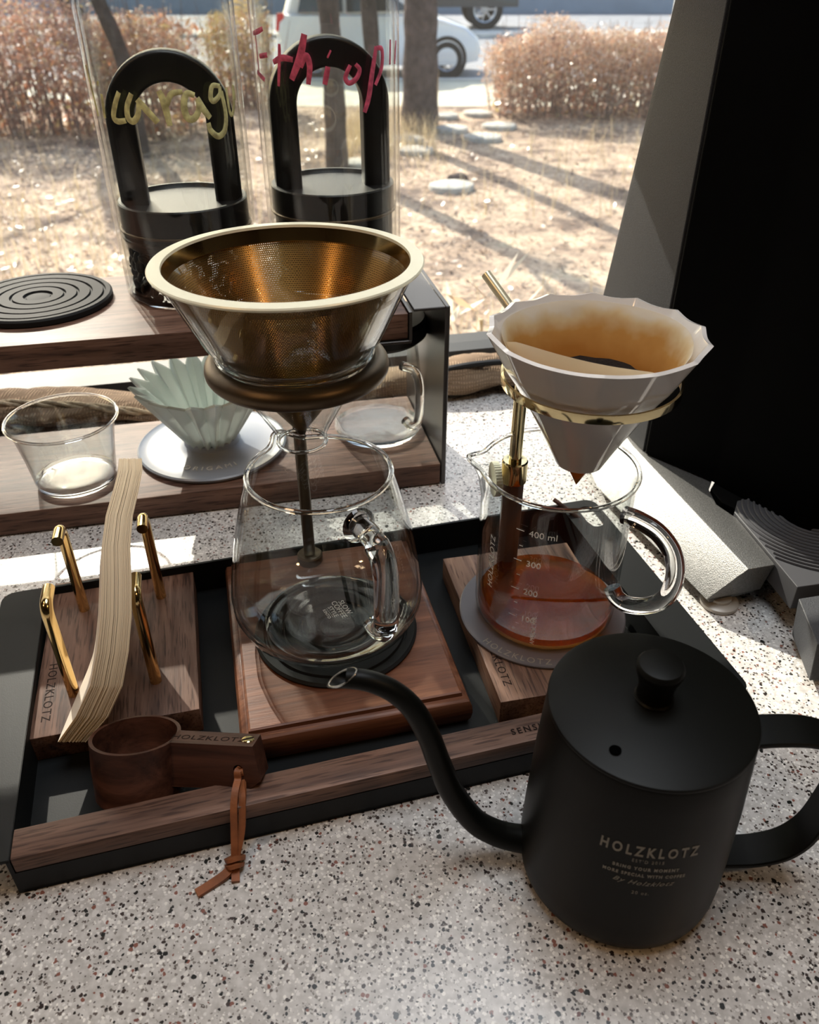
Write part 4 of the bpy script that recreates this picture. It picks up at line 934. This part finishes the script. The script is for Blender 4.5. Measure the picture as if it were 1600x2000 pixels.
# ---------------------------------------------------------------- espresso machine at the side
em = thing('espresso_machine', 'large black espresso machine with a grey powder-coated side leg, beside the window', 'machine', (.204, .620, 0), R(14))
def W(x, y, z): return w2l(em, (x, y, z))
def quad_solid(fr, bk_, name, m, parent, bev=.0):
    bm = bmesh.new(); a = [bm.verts.new(p) for p in fr]; b_ = [bm.verts.new(p) for p in bk_]; n = len(a)
    bm.faces.new(a); bm.faces.new(b_[::-1])
    for k in range(n): bm.faces.new((a[k], a[(k + 1) % n], b_[(k + 1) % n], b_[k]))
    bmesh.ops.recalc_face_normals(bm, faces=bm.faces)
    if bev: bmesh.ops.bevel(bm, geom=list(bm.edges), offset=bev, segments=3, affect='EDGES', profile=.6)
    return ob(name, finish(bm, name), m, parent)
BF = [(.2045, .6150), (.2500, .5680), (.2980, .4980), (.75, .62), (.72, .86), (.215, .64)]
# side leg plate, narrowing upwards (local y is depth)
pl_ = [(0, 0, .038), (0, 0, .62), (0, .030, .62), (0, .066, .370), (0, .112, .143), (0, .135, .038)]
quad_solid(pl_, [(x + .004, y, z) for x, y, z in pl_], 'side_plate', 'plate_grey_shaded', em, .0012)
ob('machine_body', box(.002, .62, -.0005, .24, .095, .62, .004, name='machine_body'), 'machine', em) if False else None
quad_solid([W(x, y, .0385) for x, y in BF], [W(x, y, .62) for x, y in BF], 'machine_body', 'machine', em, .002)
# leg arm reaching forward over the counter
top = [(.1880, .6950), (.2137, .6850), (.2250, .6300), (.2543, .5810), (.2436, .5598), (.2430, .5374), (.2529, .5183), (.2611, .4603), (.2400, .4550), (.1971, .6307)]
bot = [(.1600, .6950), (.2137, .6850), (.2250, .6300), (.2500, .5810), (.2416, .5598), (.2410, .5374), (.2509, .5183), (.2580, .4640), (.2147, .4521), (.1637, .6041)]
a = [W(x, y, .038) for x, y in top]; b_ = [W(x, y, .012) for x, y in bot]
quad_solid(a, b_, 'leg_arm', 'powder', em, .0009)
q3 = [(.1660, .6060), (.2170, .4560), (.2540, .4680), (.2350, .6200)]
quad_solid([W(x, y, .012) for x, y in q3], [W(x + .002, y, .0065) for x, y in q3], 'arm_underside', 'powder', em)
o = ob('foot_pad', lathe([(0, 0), (.0130, 0), (.0137, .001), (.0137, .0035), (.0120, .0045), (.0080, .0050), (.0080, .0075), (0, .0075)], 48, name='foot_pad'), 'foot_grey', em, label='pale round levelling foot'); o.location = W(.2290, .4620, 0)
mb = [(.2575, .5800), (.2450, .5600), (.2480, .5400), (.2620, .5240), (.62, .60), (.62, .68)]
quad_solid([W(x, y, .0383) for x, y in mb], [W(x, y, .0) for x, y in mb], 'machine_base', 'machine', em, .001)
# ribbed drip mat on its low tray
tp = [(.2522, .5238), (.2657, .4330), (.52, .485), (.52, .60), (.2600, .5400)]
quad_solid([W(x, y, .0400) for x, y in tp], [W(x, y, .0200) for x, y in tp], 'drip_platform', 'mesh_rubber', em, .0008)
b = bmesh.new(); cx, cy = .3120, .5200
def inside(x, y):
    n = len(tp); c_ = False
    for i in range(n):
        x1_, y1_ = tp[i]; x2_, y2_ = tp[(i + 1) % n]
        if (y1_ > y) != (y2_ > y) and x < (x2_ - x1_) * (y - y1_) / (y2_ - y1_) + x1_: c_ = not c_
    return c_
for k in range(16):
    r = .010 + .0042 * k; run = []
    for j in range(145):
        a = 2 * PI * j / 144; x, y = cx + r * math.cos(a), cy + r * math.sin(a)
        if inside(x - .0015, y - .001) and inside(x + .001, y) : run.append(W(x, y, .0405))
        else:
            if len(run) > 3: sweep(run, .0011, 6, bm=b, up=(0, 0, 1))
            run = []
    if len(run) > 3: sweep(run, .0011, 6, bm=b, up=(0, 0, 1))
bmesh.ops.recalc_face_normals(b, faces=b.faces); ob('mat_ribs', finish(b, 'mat_ribs'), 'mesh_rubber', em)
fp = [(.2625, .4225), (.2570, .3780), (.50, .425), (.52, .480)]
quad_solid([W(x, y, .0390) for x, y in fp], [W(x + .004, y, .0060) for x, y in fp], 'front_tray', 'plate_grey_shaded', em, .0012)
fx_ = [(.275, .415), (.275, .39), (.46, .42), (.46, .47)]
quad_solid([W(x, y, .0062) for x, y in fx_], [W(x, y, .0) for x, y in fx_], 'tray_foot', 'machine', em)
cr = [(rnd.uniform(.19, .262), rnd.uniform(.47, .64)) for _ in range(26)]

# ---------------------------------------------------------------- outside: garden, trees, hedges, street
def trunk(name, label, pts, rads, group='tree trunks outside the window', crown=None):
    t = thing(name, label, 'tree', (pts[0][0], pts[0][1], GZ), 0, group)
    off = Vector((pts[0][0], pts[0][1], GZ)); P = smoothpath([Vector(p) - off for p in pts], 8); n = len(P)
    rr = []
    for i in range(n):
        f = i / (n - 1) * (len(rads) - 1); k = min(int(f), len(rads) - 2); rr.append((rads[k] + (rads[k + 1] - rads[k]) * (f - k)) * (1 + .05 * math.sin(i * 1.9)))
    ob('trunk', sweep(P, rr, 14, name='trunk'), 'bark', t)
    if crown:
        tb = bmesh.new(); tips = []
        for k in range(crown):
            s = P[int(n * rnd.uniform(.62, .98)) - 1]; d = Vector((rnd.uniform(-1, 1), rnd.uniform(-1, 1), rnd.uniform(.3, 1.1))).normalized(); ln = rnd.uniform(.8, 1.7)
            e = s + d * ln; mid = s + d * ln * .5 + rv() * .12; sweep([s, mid, e], [.035, .02, .006], 6, bm=tb); tips.append((mid, e))
            for j in range(4):
                q_ = s + d * ln * rnd.uniform(.3, 1); e2 = q_ + (d + rv() * .9).normalized() * rnd.uniform(.3, .8); sweep([q_, (q_ + e2) / 2 + rv() * .04, e2], [.012, .008, .003], 4, bm=tb); tips.append((q_, e2))
        ob('branches', finish(tb, 'branches'), 'bark', t)
        it = []
        for a, b_ in tips:
            for j in range(10):
                c_ = a.lerp(b_, rnd.random()) + rv() * .12; u = rv() * .035; v = u.cross(rv()).normalized() * .022; it.append((c_, u, v))
        ob('leaves', quads_mesh(it, 'leaves'), 'yellow_leaf', t, kind='stuff')
    return t
trunk('tree', 'thick grey-brown tree trunk in front of the white car bonnet', [(.128, 11.15, GZ), (.13, 11.17, GZ + 1.3), (.10, 11.2, GZ + 2.6), (.16, 11.2, GZ + 4.6)], [.235, .195, .18, .12], crown=16)
trunk('tree', 'slim tree trunk seen through the pink-lettered tube', [(-.73, 8.80, GZ), (-.74, 8.9, GZ + 1.1), (-.80, 9.0, GZ + 2.4), (-.78, 9.1, GZ + 4.2)], [.115, .10, .09, .06], crown=10)
trunk('tree', 'leaning thin trunk behind the right wall of the pink-lettered tube', [(-.42, 10.9, GZ), (-.46, 11.0, GZ + 1.2), (-.62, 11.1, GZ + 2.4), (-.9, 11.2, GZ + 4.0)], [.10, .095, .09, .05])
trunk('tree', 'curved dark trunk at the end of the reddish hedge, beside the glass tube', [(-3.65, 11.2, GZ), (-3.75, 11.2, GZ + .7), (-3.95, 11.2, GZ + 1.3), (-4.45, 11.2, GZ + 2.1), (-4.8, 11.3, GZ + 3.4)], [.12, .11, .11, .09, .06], crown=12)
trunk('tree', 'narrow dark trunk inside the reddish hedge behind the yellow-lettered tube', [(-2.95, 9.7, GZ), (-3.0, 9.75, GZ + .9), (-3.25, 9.8, GZ + 1.8), (-3.4, 9.9, GZ + 3.4)], [.08, .08, .075, .05])
trunk('tree', 'leaning tree beyond the side of the espresso machine', [(4.6, 10.6, GZ), (4.7, 10.6, GZ + 1.5), (4.5, 10.7, GZ + 3), (4.8, 10.9, GZ + 4.8)], [.16, .14, .13, .07], crown=14)
et = thing('tree', 'unseen evergreen tree added outside to shade the shelf', 'tree', (-6.7, 10.2, GZ), 0)  # added out of view so its crown dims the sun on the left
ob('trunk', sweep([(0, 0, -.05), (.05, 0, 3), (0, .1, 6.2), (.1, .1, 9)], [.2, .16, .12, .05], 12, name='trunk'), 'bark', et)
it = []
for k in range(3600):
    d = rv() * rnd.random() ** .45; c_ = Vector((d.x * 1.55 + .05, d.y * 1.2, 8.5 + d.z * 2.1)); u = rv() * .075; it.append((c_, u, u.cross(rv()).normalized() * .045))
ob('foliage', quads_mesh(it, 'foliage'), 'hedge_leaf', et, kind='stuff')
def hedge(label, x0, x1, y0, y1, h, n, m, twn, group=None, tops=None):
    t = thing('hedge', label, 'hedge', ((x0 + x1) / 2, (y0 + y1) / 2, GZ), 0, group)
    cx, cy = (x0 + x1) / 2, (y0 + y1) / 2; it = []
    hx, hy = (x1 - x0) / 2, (y1 - y0) / 2
    for k in range(n):
        fx = rnd.uniform(-1, 1); fy = rnd.uniform(-1, 1); 
        if rnd.random() < .6: fy = -1 + abs(rnd.gauss(0, .25))
        e = 1 - .25 * max(0, abs(fx) - .7) / .3
        hh = h * e * (1 + .07 * math.sin(fx * hx * 3.1) + .05 * math.sin(fx * hx * 7.7)); z = hh * (1 - abs(rnd.gauss(0, .38)))
        if z < .03: z = rnd.uniform(.03, hh)
        bulge = .82 + .22 * math.sin(PI * min(1, z / hh) * .8 + .3)
        c_ = Vector((fx * hx + rnd.gauss(0, .05), fy * hy * bulge + rnd.gauss(0, .04), z + abs(rnd.gauss(0, .03)))); u = rv() * rnd.uniform(.014, .030); v = u.cross(rv()).normalized() * rnd.uniform(.010, .018)
        it.append((c_, u, v))
    ob('foliage', quads_mesh(it, 'foliage'), m, t, kind='stuff')
    b = bmesh.new()
    for k in range(twn):
        s = Vector((rnd.uniform(-hx, hx) * .95, rnd.uniform(-hy, hy) * .8, 0)); e = s + Vector((rnd.gauss(0, .12), rnd.gauss(0, .10), h * rnd.uniform(.75, 1.12)))
        sweep([s, s.lerp(e, .5) + rv() * .05, e], [.010, .007, .0025], 4, bm=b, caps=False)
    ob('stems', finish(b, 'stems'), 'twig', t, kind='stuff')
    # dense inner growth so that the far side does not show through
    it = []
    for k in range(n // 6):
        c_ = Vector((rnd.uniform(-hx, hx) * .93, rnd.uniform(-.5, .8) * hy, rnd.uniform(0, h * .9))); u = rv() * .07; v = u.cross(rv()).normalized() * .05; it.append((c_, u, v))
    ob('inner_growth', quads_mesh(it, 'inner_growth'), 'hedge_leaf', t, kind='stuff')
    return t
hedge('reddish-brown leafy hedge on the side of the yellow-lettered tube', -7.2, -2.45, 10.1, 11.9, 1.32, 30000, 'hedge_leaf', 200)
hedge('clipped tan and orange hedge between the road and the machine leg', 1.0, 5.6, 11.55, 13.0, 1.02, 30000, 'tan_leaf', 200)
hedge('low yellow-green shrub between the reddish hedge and the white car', -2.75, -1.9, 12.4, 13.4, 1.25, 4500, 'yellow_leaf', 60)
# near bank of dry grass under the window
def stalks(name, label, cat, boxes, n, h, m, loc=(0, 0, GZ)):
    vs, fs = [], []
    for k in range(n):
        x0, x1, y0, y1 = boxes[rnd.randrange(len(boxes))]; p = Vector((rnd.uniform(x0, x1), rnd.uniform(y0, y1), 0)); hh = h * rnd.uniform(.4, 1.2)
        ln = Vector((rnd.gauss(0, .18), rnd.gauss(0, .18), 1)) * hh; sd_ = Vector((rnd.uniform(-1, 1), rnd.uniform(-1, 1), 0)).normalized() * rnd.uniform(.002, .005); q_ = len(vs)
        vs += [p - sd_, p + sd_, p + ln * .6 + sd_ * .7 + Vector((0, 0, 0)), p + ln * .6 - sd_ * .7, p + ln + Vector((rnd.gauss(0, .04), rnd.gauss(0, .04), -.05 * hh))]
        fs += [(q_, q_ + 1, q_ + 2, q_ + 3), (q_ + 3, q_ + 2, q_ + 4)]
    me = bpy.data.meshes.new(name); me.from_pydata([tuple(v) for v in vs], [], fs); o = ob(name, me, m); o.location = loc; o['kind'] = 'stuff'; tag(o, label, cat); return o
stalks('dry_grass', 'dry straw-coloured grass growing over the sandy garden', 'grass', [(-4, -1.2, 2.2, 7.5), (-3, -.6, 2.0, 5), (-1.5, 2.5, 2.0, 5), (-6, 6, 7, 11), (-.9, .3, 9.2, 11.8)], 5200, .30, 'straw')
it = []
for k in range(17000):
    y = 2.0 + 10.5 * rnd.random() ** 1.1; x = rnd.uniform(-.62, .52) * y * (1 if rnd.random() < .8 else 1.3)
    if x > .1 * y and rnd.random() < .45: continue
    u = Vector((rnd.uniform(-1, 1), rnd.uniform(-1, 1), rnd.uniform(-.4, .4))).normalized() * rnd.uniform(.02, .045); v = Vector((-u.y, u.x, rnd.uniform(-.02, .02))) * rnd.uniform(.4, .7)
    it.append((Vector((x, y, rnd.uniform(.004, .03))), u, v))
o = ob('fallen_leaves', quads_mesh(it, 'fallen_leaves'), 'dry_leaf'); o.location = (0, 0, GZ); o['kind'] = 'stuff'; tag(o, 'dry brown leaves scattered over the sandy garden ground', 'leaves')
# stepping stones
def stone(x, y, r, label):
    b = bmesh.new(); ph = rnd.uniform(0, 6); f = lambda a, rr, z, i: (rr * (1 + .05 * math.sin(2 * a + ph) + .03 * math.sin(5 * a)) * math.cos(a), rr * .92 * (1 + .05 * math.sin(2 * a + ph)) * math.sin(a), z)
    lathe([(0, .055), (r * .85, .056), (r * .96, .048), (r, .03), (r * .98, -.02)], 28, fx=f, bm=b); bmesh.ops.recalc_face_normals(b, faces=b.faces)
    o = ob('stepping_stone', finish(b, 'stepping_stone'), 'stone'); o.location = (x, y, GZ); tag(o, label, 'stepping stone', 'pale round stepping stones in the garden')
stone(.39, 8.0, .21, 'stepping stone nearest the window, alone on the sand')
stone(.06, 9.65, .20, 'stepping stone beside the wall of the pink-lettered tube')
stone(-.02, 10.3, .19, 'stepping stone just in front of the thick trunk, on its left')
stone(.86, 10.40, .22, 'stepping stone where the tree shadow starts')
stone(.52, 10.95, .21, 'stepping stone touching the foot of the thick trunk')
stone(1.12, 11.15, .21, 'stepping stone farther back, second from the end of the tan hedge')
stone(.92, 12.10, .20, 'stepping stone at the edge of the pavement')
stone(-.55, 9.0, .17, 'stepping stone beside the slim trunk, seen through the tube')
stone(.48, 11.9, .18, 'small stepping stone half behind the thick trunk')
b = bmesh.new(); bmesh.ops.create_icosphere(b, subdivisions=2, radius=.07)
for v in b.verts: v.co = Vector((v.co.x * 1.5, v.co.y, v.co.z * .6)) * (1 + .12 * math.sin(v.co.x * 60 + v.co.y * 40))
o = ob('rock', finish(b, 'rock'), 'bark'); o.location = (.47, 8.35, GZ + .03); tag(o, 'small dark rock behind the nearest stepping stone', 'rock')
# young bamboo-like stakes
for i, (x, y, h_) in enumerate(((.36, 12.2, .55), (.22, 12.35, .35))):
    o = ob('garden_stake', sweep([(0, 0, -.05), (.01, 0, h_)], .018, 8, name='garden_stake'), 'straw'); o.location = (x, y, GZ)
    tag(o, ('taller' if i == 0 else 'shorter') + ' thin straw-coloured garden stake beside the thick trunk', 'stake', 'garden stakes by the trunk')
# white leafy plant just outside the glass
pl = thing('pale_plant', 'pale leafy plant just outside the window between rack and white dripper', 'plant', (.147, 1.62, GZ))
ob('stem', sweep([(0, 0, 0), (.02, 0, .45), (0, 0, 1.22)], .006, 6, name='stem'), 'straw', pl)
it = []
for k in range(70):
    z = rnd.uniform(.85, 1.25); u = Vector((rnd.uniform(-1, 1), rnd.uniform(-.5, .5), rnd.uniform(.2, 1.2))).normalized() * rnd.uniform(.03, .07); c_ = Vector((rnd.gauss(0, .05), rnd.gauss(0, .05), z)) + u; it.append((c_, u, u.cross(rv()).normalized() * .014))
ob('leaves', quads_mesh(it, 'leaves'), leafmat('pale_leaf', [(0, (.55, .5, .36)), (.5, (.8, .78, .68)), (.8, (.7, .38, .16)), (1, (.85, .83, .75))], .5), pl, kind='stuff')

# ---- white hatchback parked side-on
def car_body(name, L_, H_, Wd, prof, green, m, parent):
    """prof: lower body side outline [(x, z)], green: glasshouse outline"""
    b = bmesh.new()
    def loft(outline, ys, inset):
        rings = []
        for yy, s in ys:
            cx = sum(p[0] for p in outline) / len(outline); cz = min(p[1] for p in outline)
            rings.append([b.verts.new((cx + (x - cx) * (1 - (1 - s) * .5), yy, cz + (z - cz) * (1 - (1 - s) * inset))) for x, z in outline])
        for a, c_ in zip(rings, rings[1:]):
            n = len(a)
            for k in range(n): b.faces.new((a[k], a[(k + 1) % n], c_[(k + 1) % n], c_[k]))
        b.faces.new(rings[0]); b.faces.new(rings[-1][::-1])
    w2 = Wd / 2
    loft(prof, [(-w2 + .0, .90), (-w2 + .06, .97), (-w2 + .2, 1), (w2 - .2, 1), (w2 - .06, .97), (w2, .90)], .35)
    loft(green, [(-w2 + .10, .84), (-w2 + .2, .96), (-w2 + .3, 1), (w2 - .3, 1), (w2 - .2, .96), (w2 - .10, .84)], .3)
    bmesh.ops.recalc_face_normals(b, faces=b.faces)
    return ob(name, finish(b, name, ang=50), m, parent)
def wheel(parent, x, y, r, face):
    g = bmesh.new(); lathe([(r * .64, -.09), (r * .94, -.10), (r, -.06), (r, .06), (r * .94, .10), (r * .64, .09)], 40, close=True, bm=g)
    o = ob('wheel', finish(g, 'wheel'), 'tyre', parent); o.location = (x, y, r); o.rotation_euler = (R(90), 0, 0)
    g = bmesh.new(); s = .075 * face
    lathe([(r * .58, s), (r * .64, s + .01 * face), (r * .64, s - .03 * face), (r * .58, s - .03 * face)], 36, close=True, bm=g)
    for k in range(7):
        a = 2 * PI * k / 7; d = Vector((math.cos(a), math.sin(a), 0)); n_ = Vector((-d.y, d.x, 0))
        vs = [g.verts.new(d * q_ + n_ * t_ + Vector((0, 0, s + zz))) for q_, t_, zz in ((.03, -.028, 0), (r * .6, -.018, 0), (r * .6, .018, 0), (.03, .028, 0))]; g.faces.new(vs)
    lathe([(0, s + .012 * face), (.045, s + .01 * face), (.055, s)], 20, bm=g); bmesh.ops.recalc_face_normals(g, faces=g.faces)
    h_ = ob('wheel_rim', finish(g, 'wheel_rim'), 'rim', o)
    return o
car = thing('car', 'white hatchback parked side-on beyond the tree trunks', 'car', (-.56, 17.0, GZ - .03), R(4))
prof = [(-1.74, .32), (-1.78, .55), (-1.74, .86), (-1.66, .98), (-.6, .97), (.62, .96), (1.10, .90), (1.52, .76), (1.72, .60), (1.78, .42), (1.74, .26), (1.45, .20), (-1.6, .20)]
green = [(-1.66, .92), (-1.55, 1.22), (-1.40, 1.44), (-.9, 1.50), (-.2, 1.50), (.25, 1.42), (.80, 1.02), (.88, .92)]
car_body('body', 3.6, 1.5, 1.62, prof, green, 'car_paint', car)
for nm, pts in (('side_window', [(-1.38, 1.00), (-1.30, 1.30), (-.95, 1.40), (-.62, 1.40), (-.62, 1.00)]), ('side_window', [(-.56, 1.00), (-.56, 1.40), (-.05, 1.38), (.55, 1.02)])):
    b = bmesh.new(); a = [b.verts.new((x, -.775 + (z - 1.0) * .16, z)) for x, z in pts]; c_ = [b.verts.new((x, -.70, z)) for x, z in pts]; b.faces.new(a); n = len(a)
    for k in range(n): b.faces.new((a[k], c_[k], c_[(k + 1) % n], a[(k + 1) % n]))
    bmesh.ops.recalc_face_normals(b, faces=b.faces); ob(nm, finish(b, nm, False), 'car_glass', car)
b = bmesh.new(); vs = [b.verts.new(p) for p in ((.36, -.55, 1.395), (.88, -.68, .965), (.88, .68, .965), (.36, .55, 1.395))]; b.faces.new(vs); ob('windscreen', finish(b, 'windscreen', False), 'car_glass', car)
for x, nm in ((1.16, 'wheel'), (-1.14, 'wheel')):
    wheel(car, x, -.72, .285, 1); wheel(car, x, .72, .285, -1)
    o = ob('wheel_arch', lathe([(.285, -.02), (.345, -.02), (.345, .05), (.285, .05)], 40, close=True, name='wheel_arch'), 'tyre', car); o.location = (x, -.775, .30); o.rotation_euler = (R(90), 0, 0)
b = bmesh.new(); vs = [b.verts.new(p) for p in ((-1.775, -.74, .72), (-1.60, -.80, .74), (-1.62, -.79, 1.00), (-1.74, -.72, .98))]; b.faces.new(vs); g = bmesh.ops.extrude_face_region(b, geom=list(b.faces)); bmesh.ops.translate(b, vec=(0, .06, 0), verts=[v for v in g['geom'] if isinstance(v, bmesh.types.BMVert)]); bmesh.ops.recalc_face_normals(b, faces=b.faces)
ob('tail_lamp', finish(b, 'tail_lamp', False), 'red_lamp', car)
b = bmesh.new(); vs = [b.verts.new(p) for p in ((1.36, -.775, .72), (1.66, -.70, .60), (1.64, -.68, .66), (1.50, -.72, .76))]; b.faces.new(vs); g = bmesh.ops.extrude_face_region(b, geom=list(b.faces)); bmesh.ops.translate(b, vec=(0, .08, 0), verts=[v for v in g['geom'] if isinstance(v, bmesh.types.BMVert)]); bmesh.ops.recalc_face_normals(b, faces=b.faces)
ob('headlamp', finish(b, 'headlamp', False), 'lamp_clear', car)
ob('fog_lamp_recess', box(1.60, 1.74, -.74, -.66, .30, .46, .02, name='fog_lamp_recess'), 'tyre', car)
van = thing('truck', 'dark vehicle passing on the far side of the road, cut off by the picture top', 'truck', (.9, 27.4, GZ - .02), R(2))
car_body('body', 6, 2, 2., [(-2.8, .55), (-2.8, 1.3), (1.4, 1.3), (1.9, 1.2), (2.1, .9), (2.1, .55)], [(-2.4, 1.2), (-2.2, 2.0), (.9, 2.0), (1.4, 1.25)], 'dark_paint', van)
for x in (-1.7, 1.15): wheel(van, x, -.9, .50, 1); wheel(van, x, .9, .50, -1)
# sign post behind the tan hedge
o = ob('white_post', sweep([(0, 0, -.02), (0, 0, 2.6)], .07, 10, name='white_post'), 'concrete'); o.location = (4.25, 15.2, GZ); tag(o, 'white post standing behind the tan hedge', 'post')
for ob_ in [x for x in S.objects if x.type == 'EMPTY' and 'label' not in x and 'kind' not in x]: bpy.data.objects.remove(ob_)
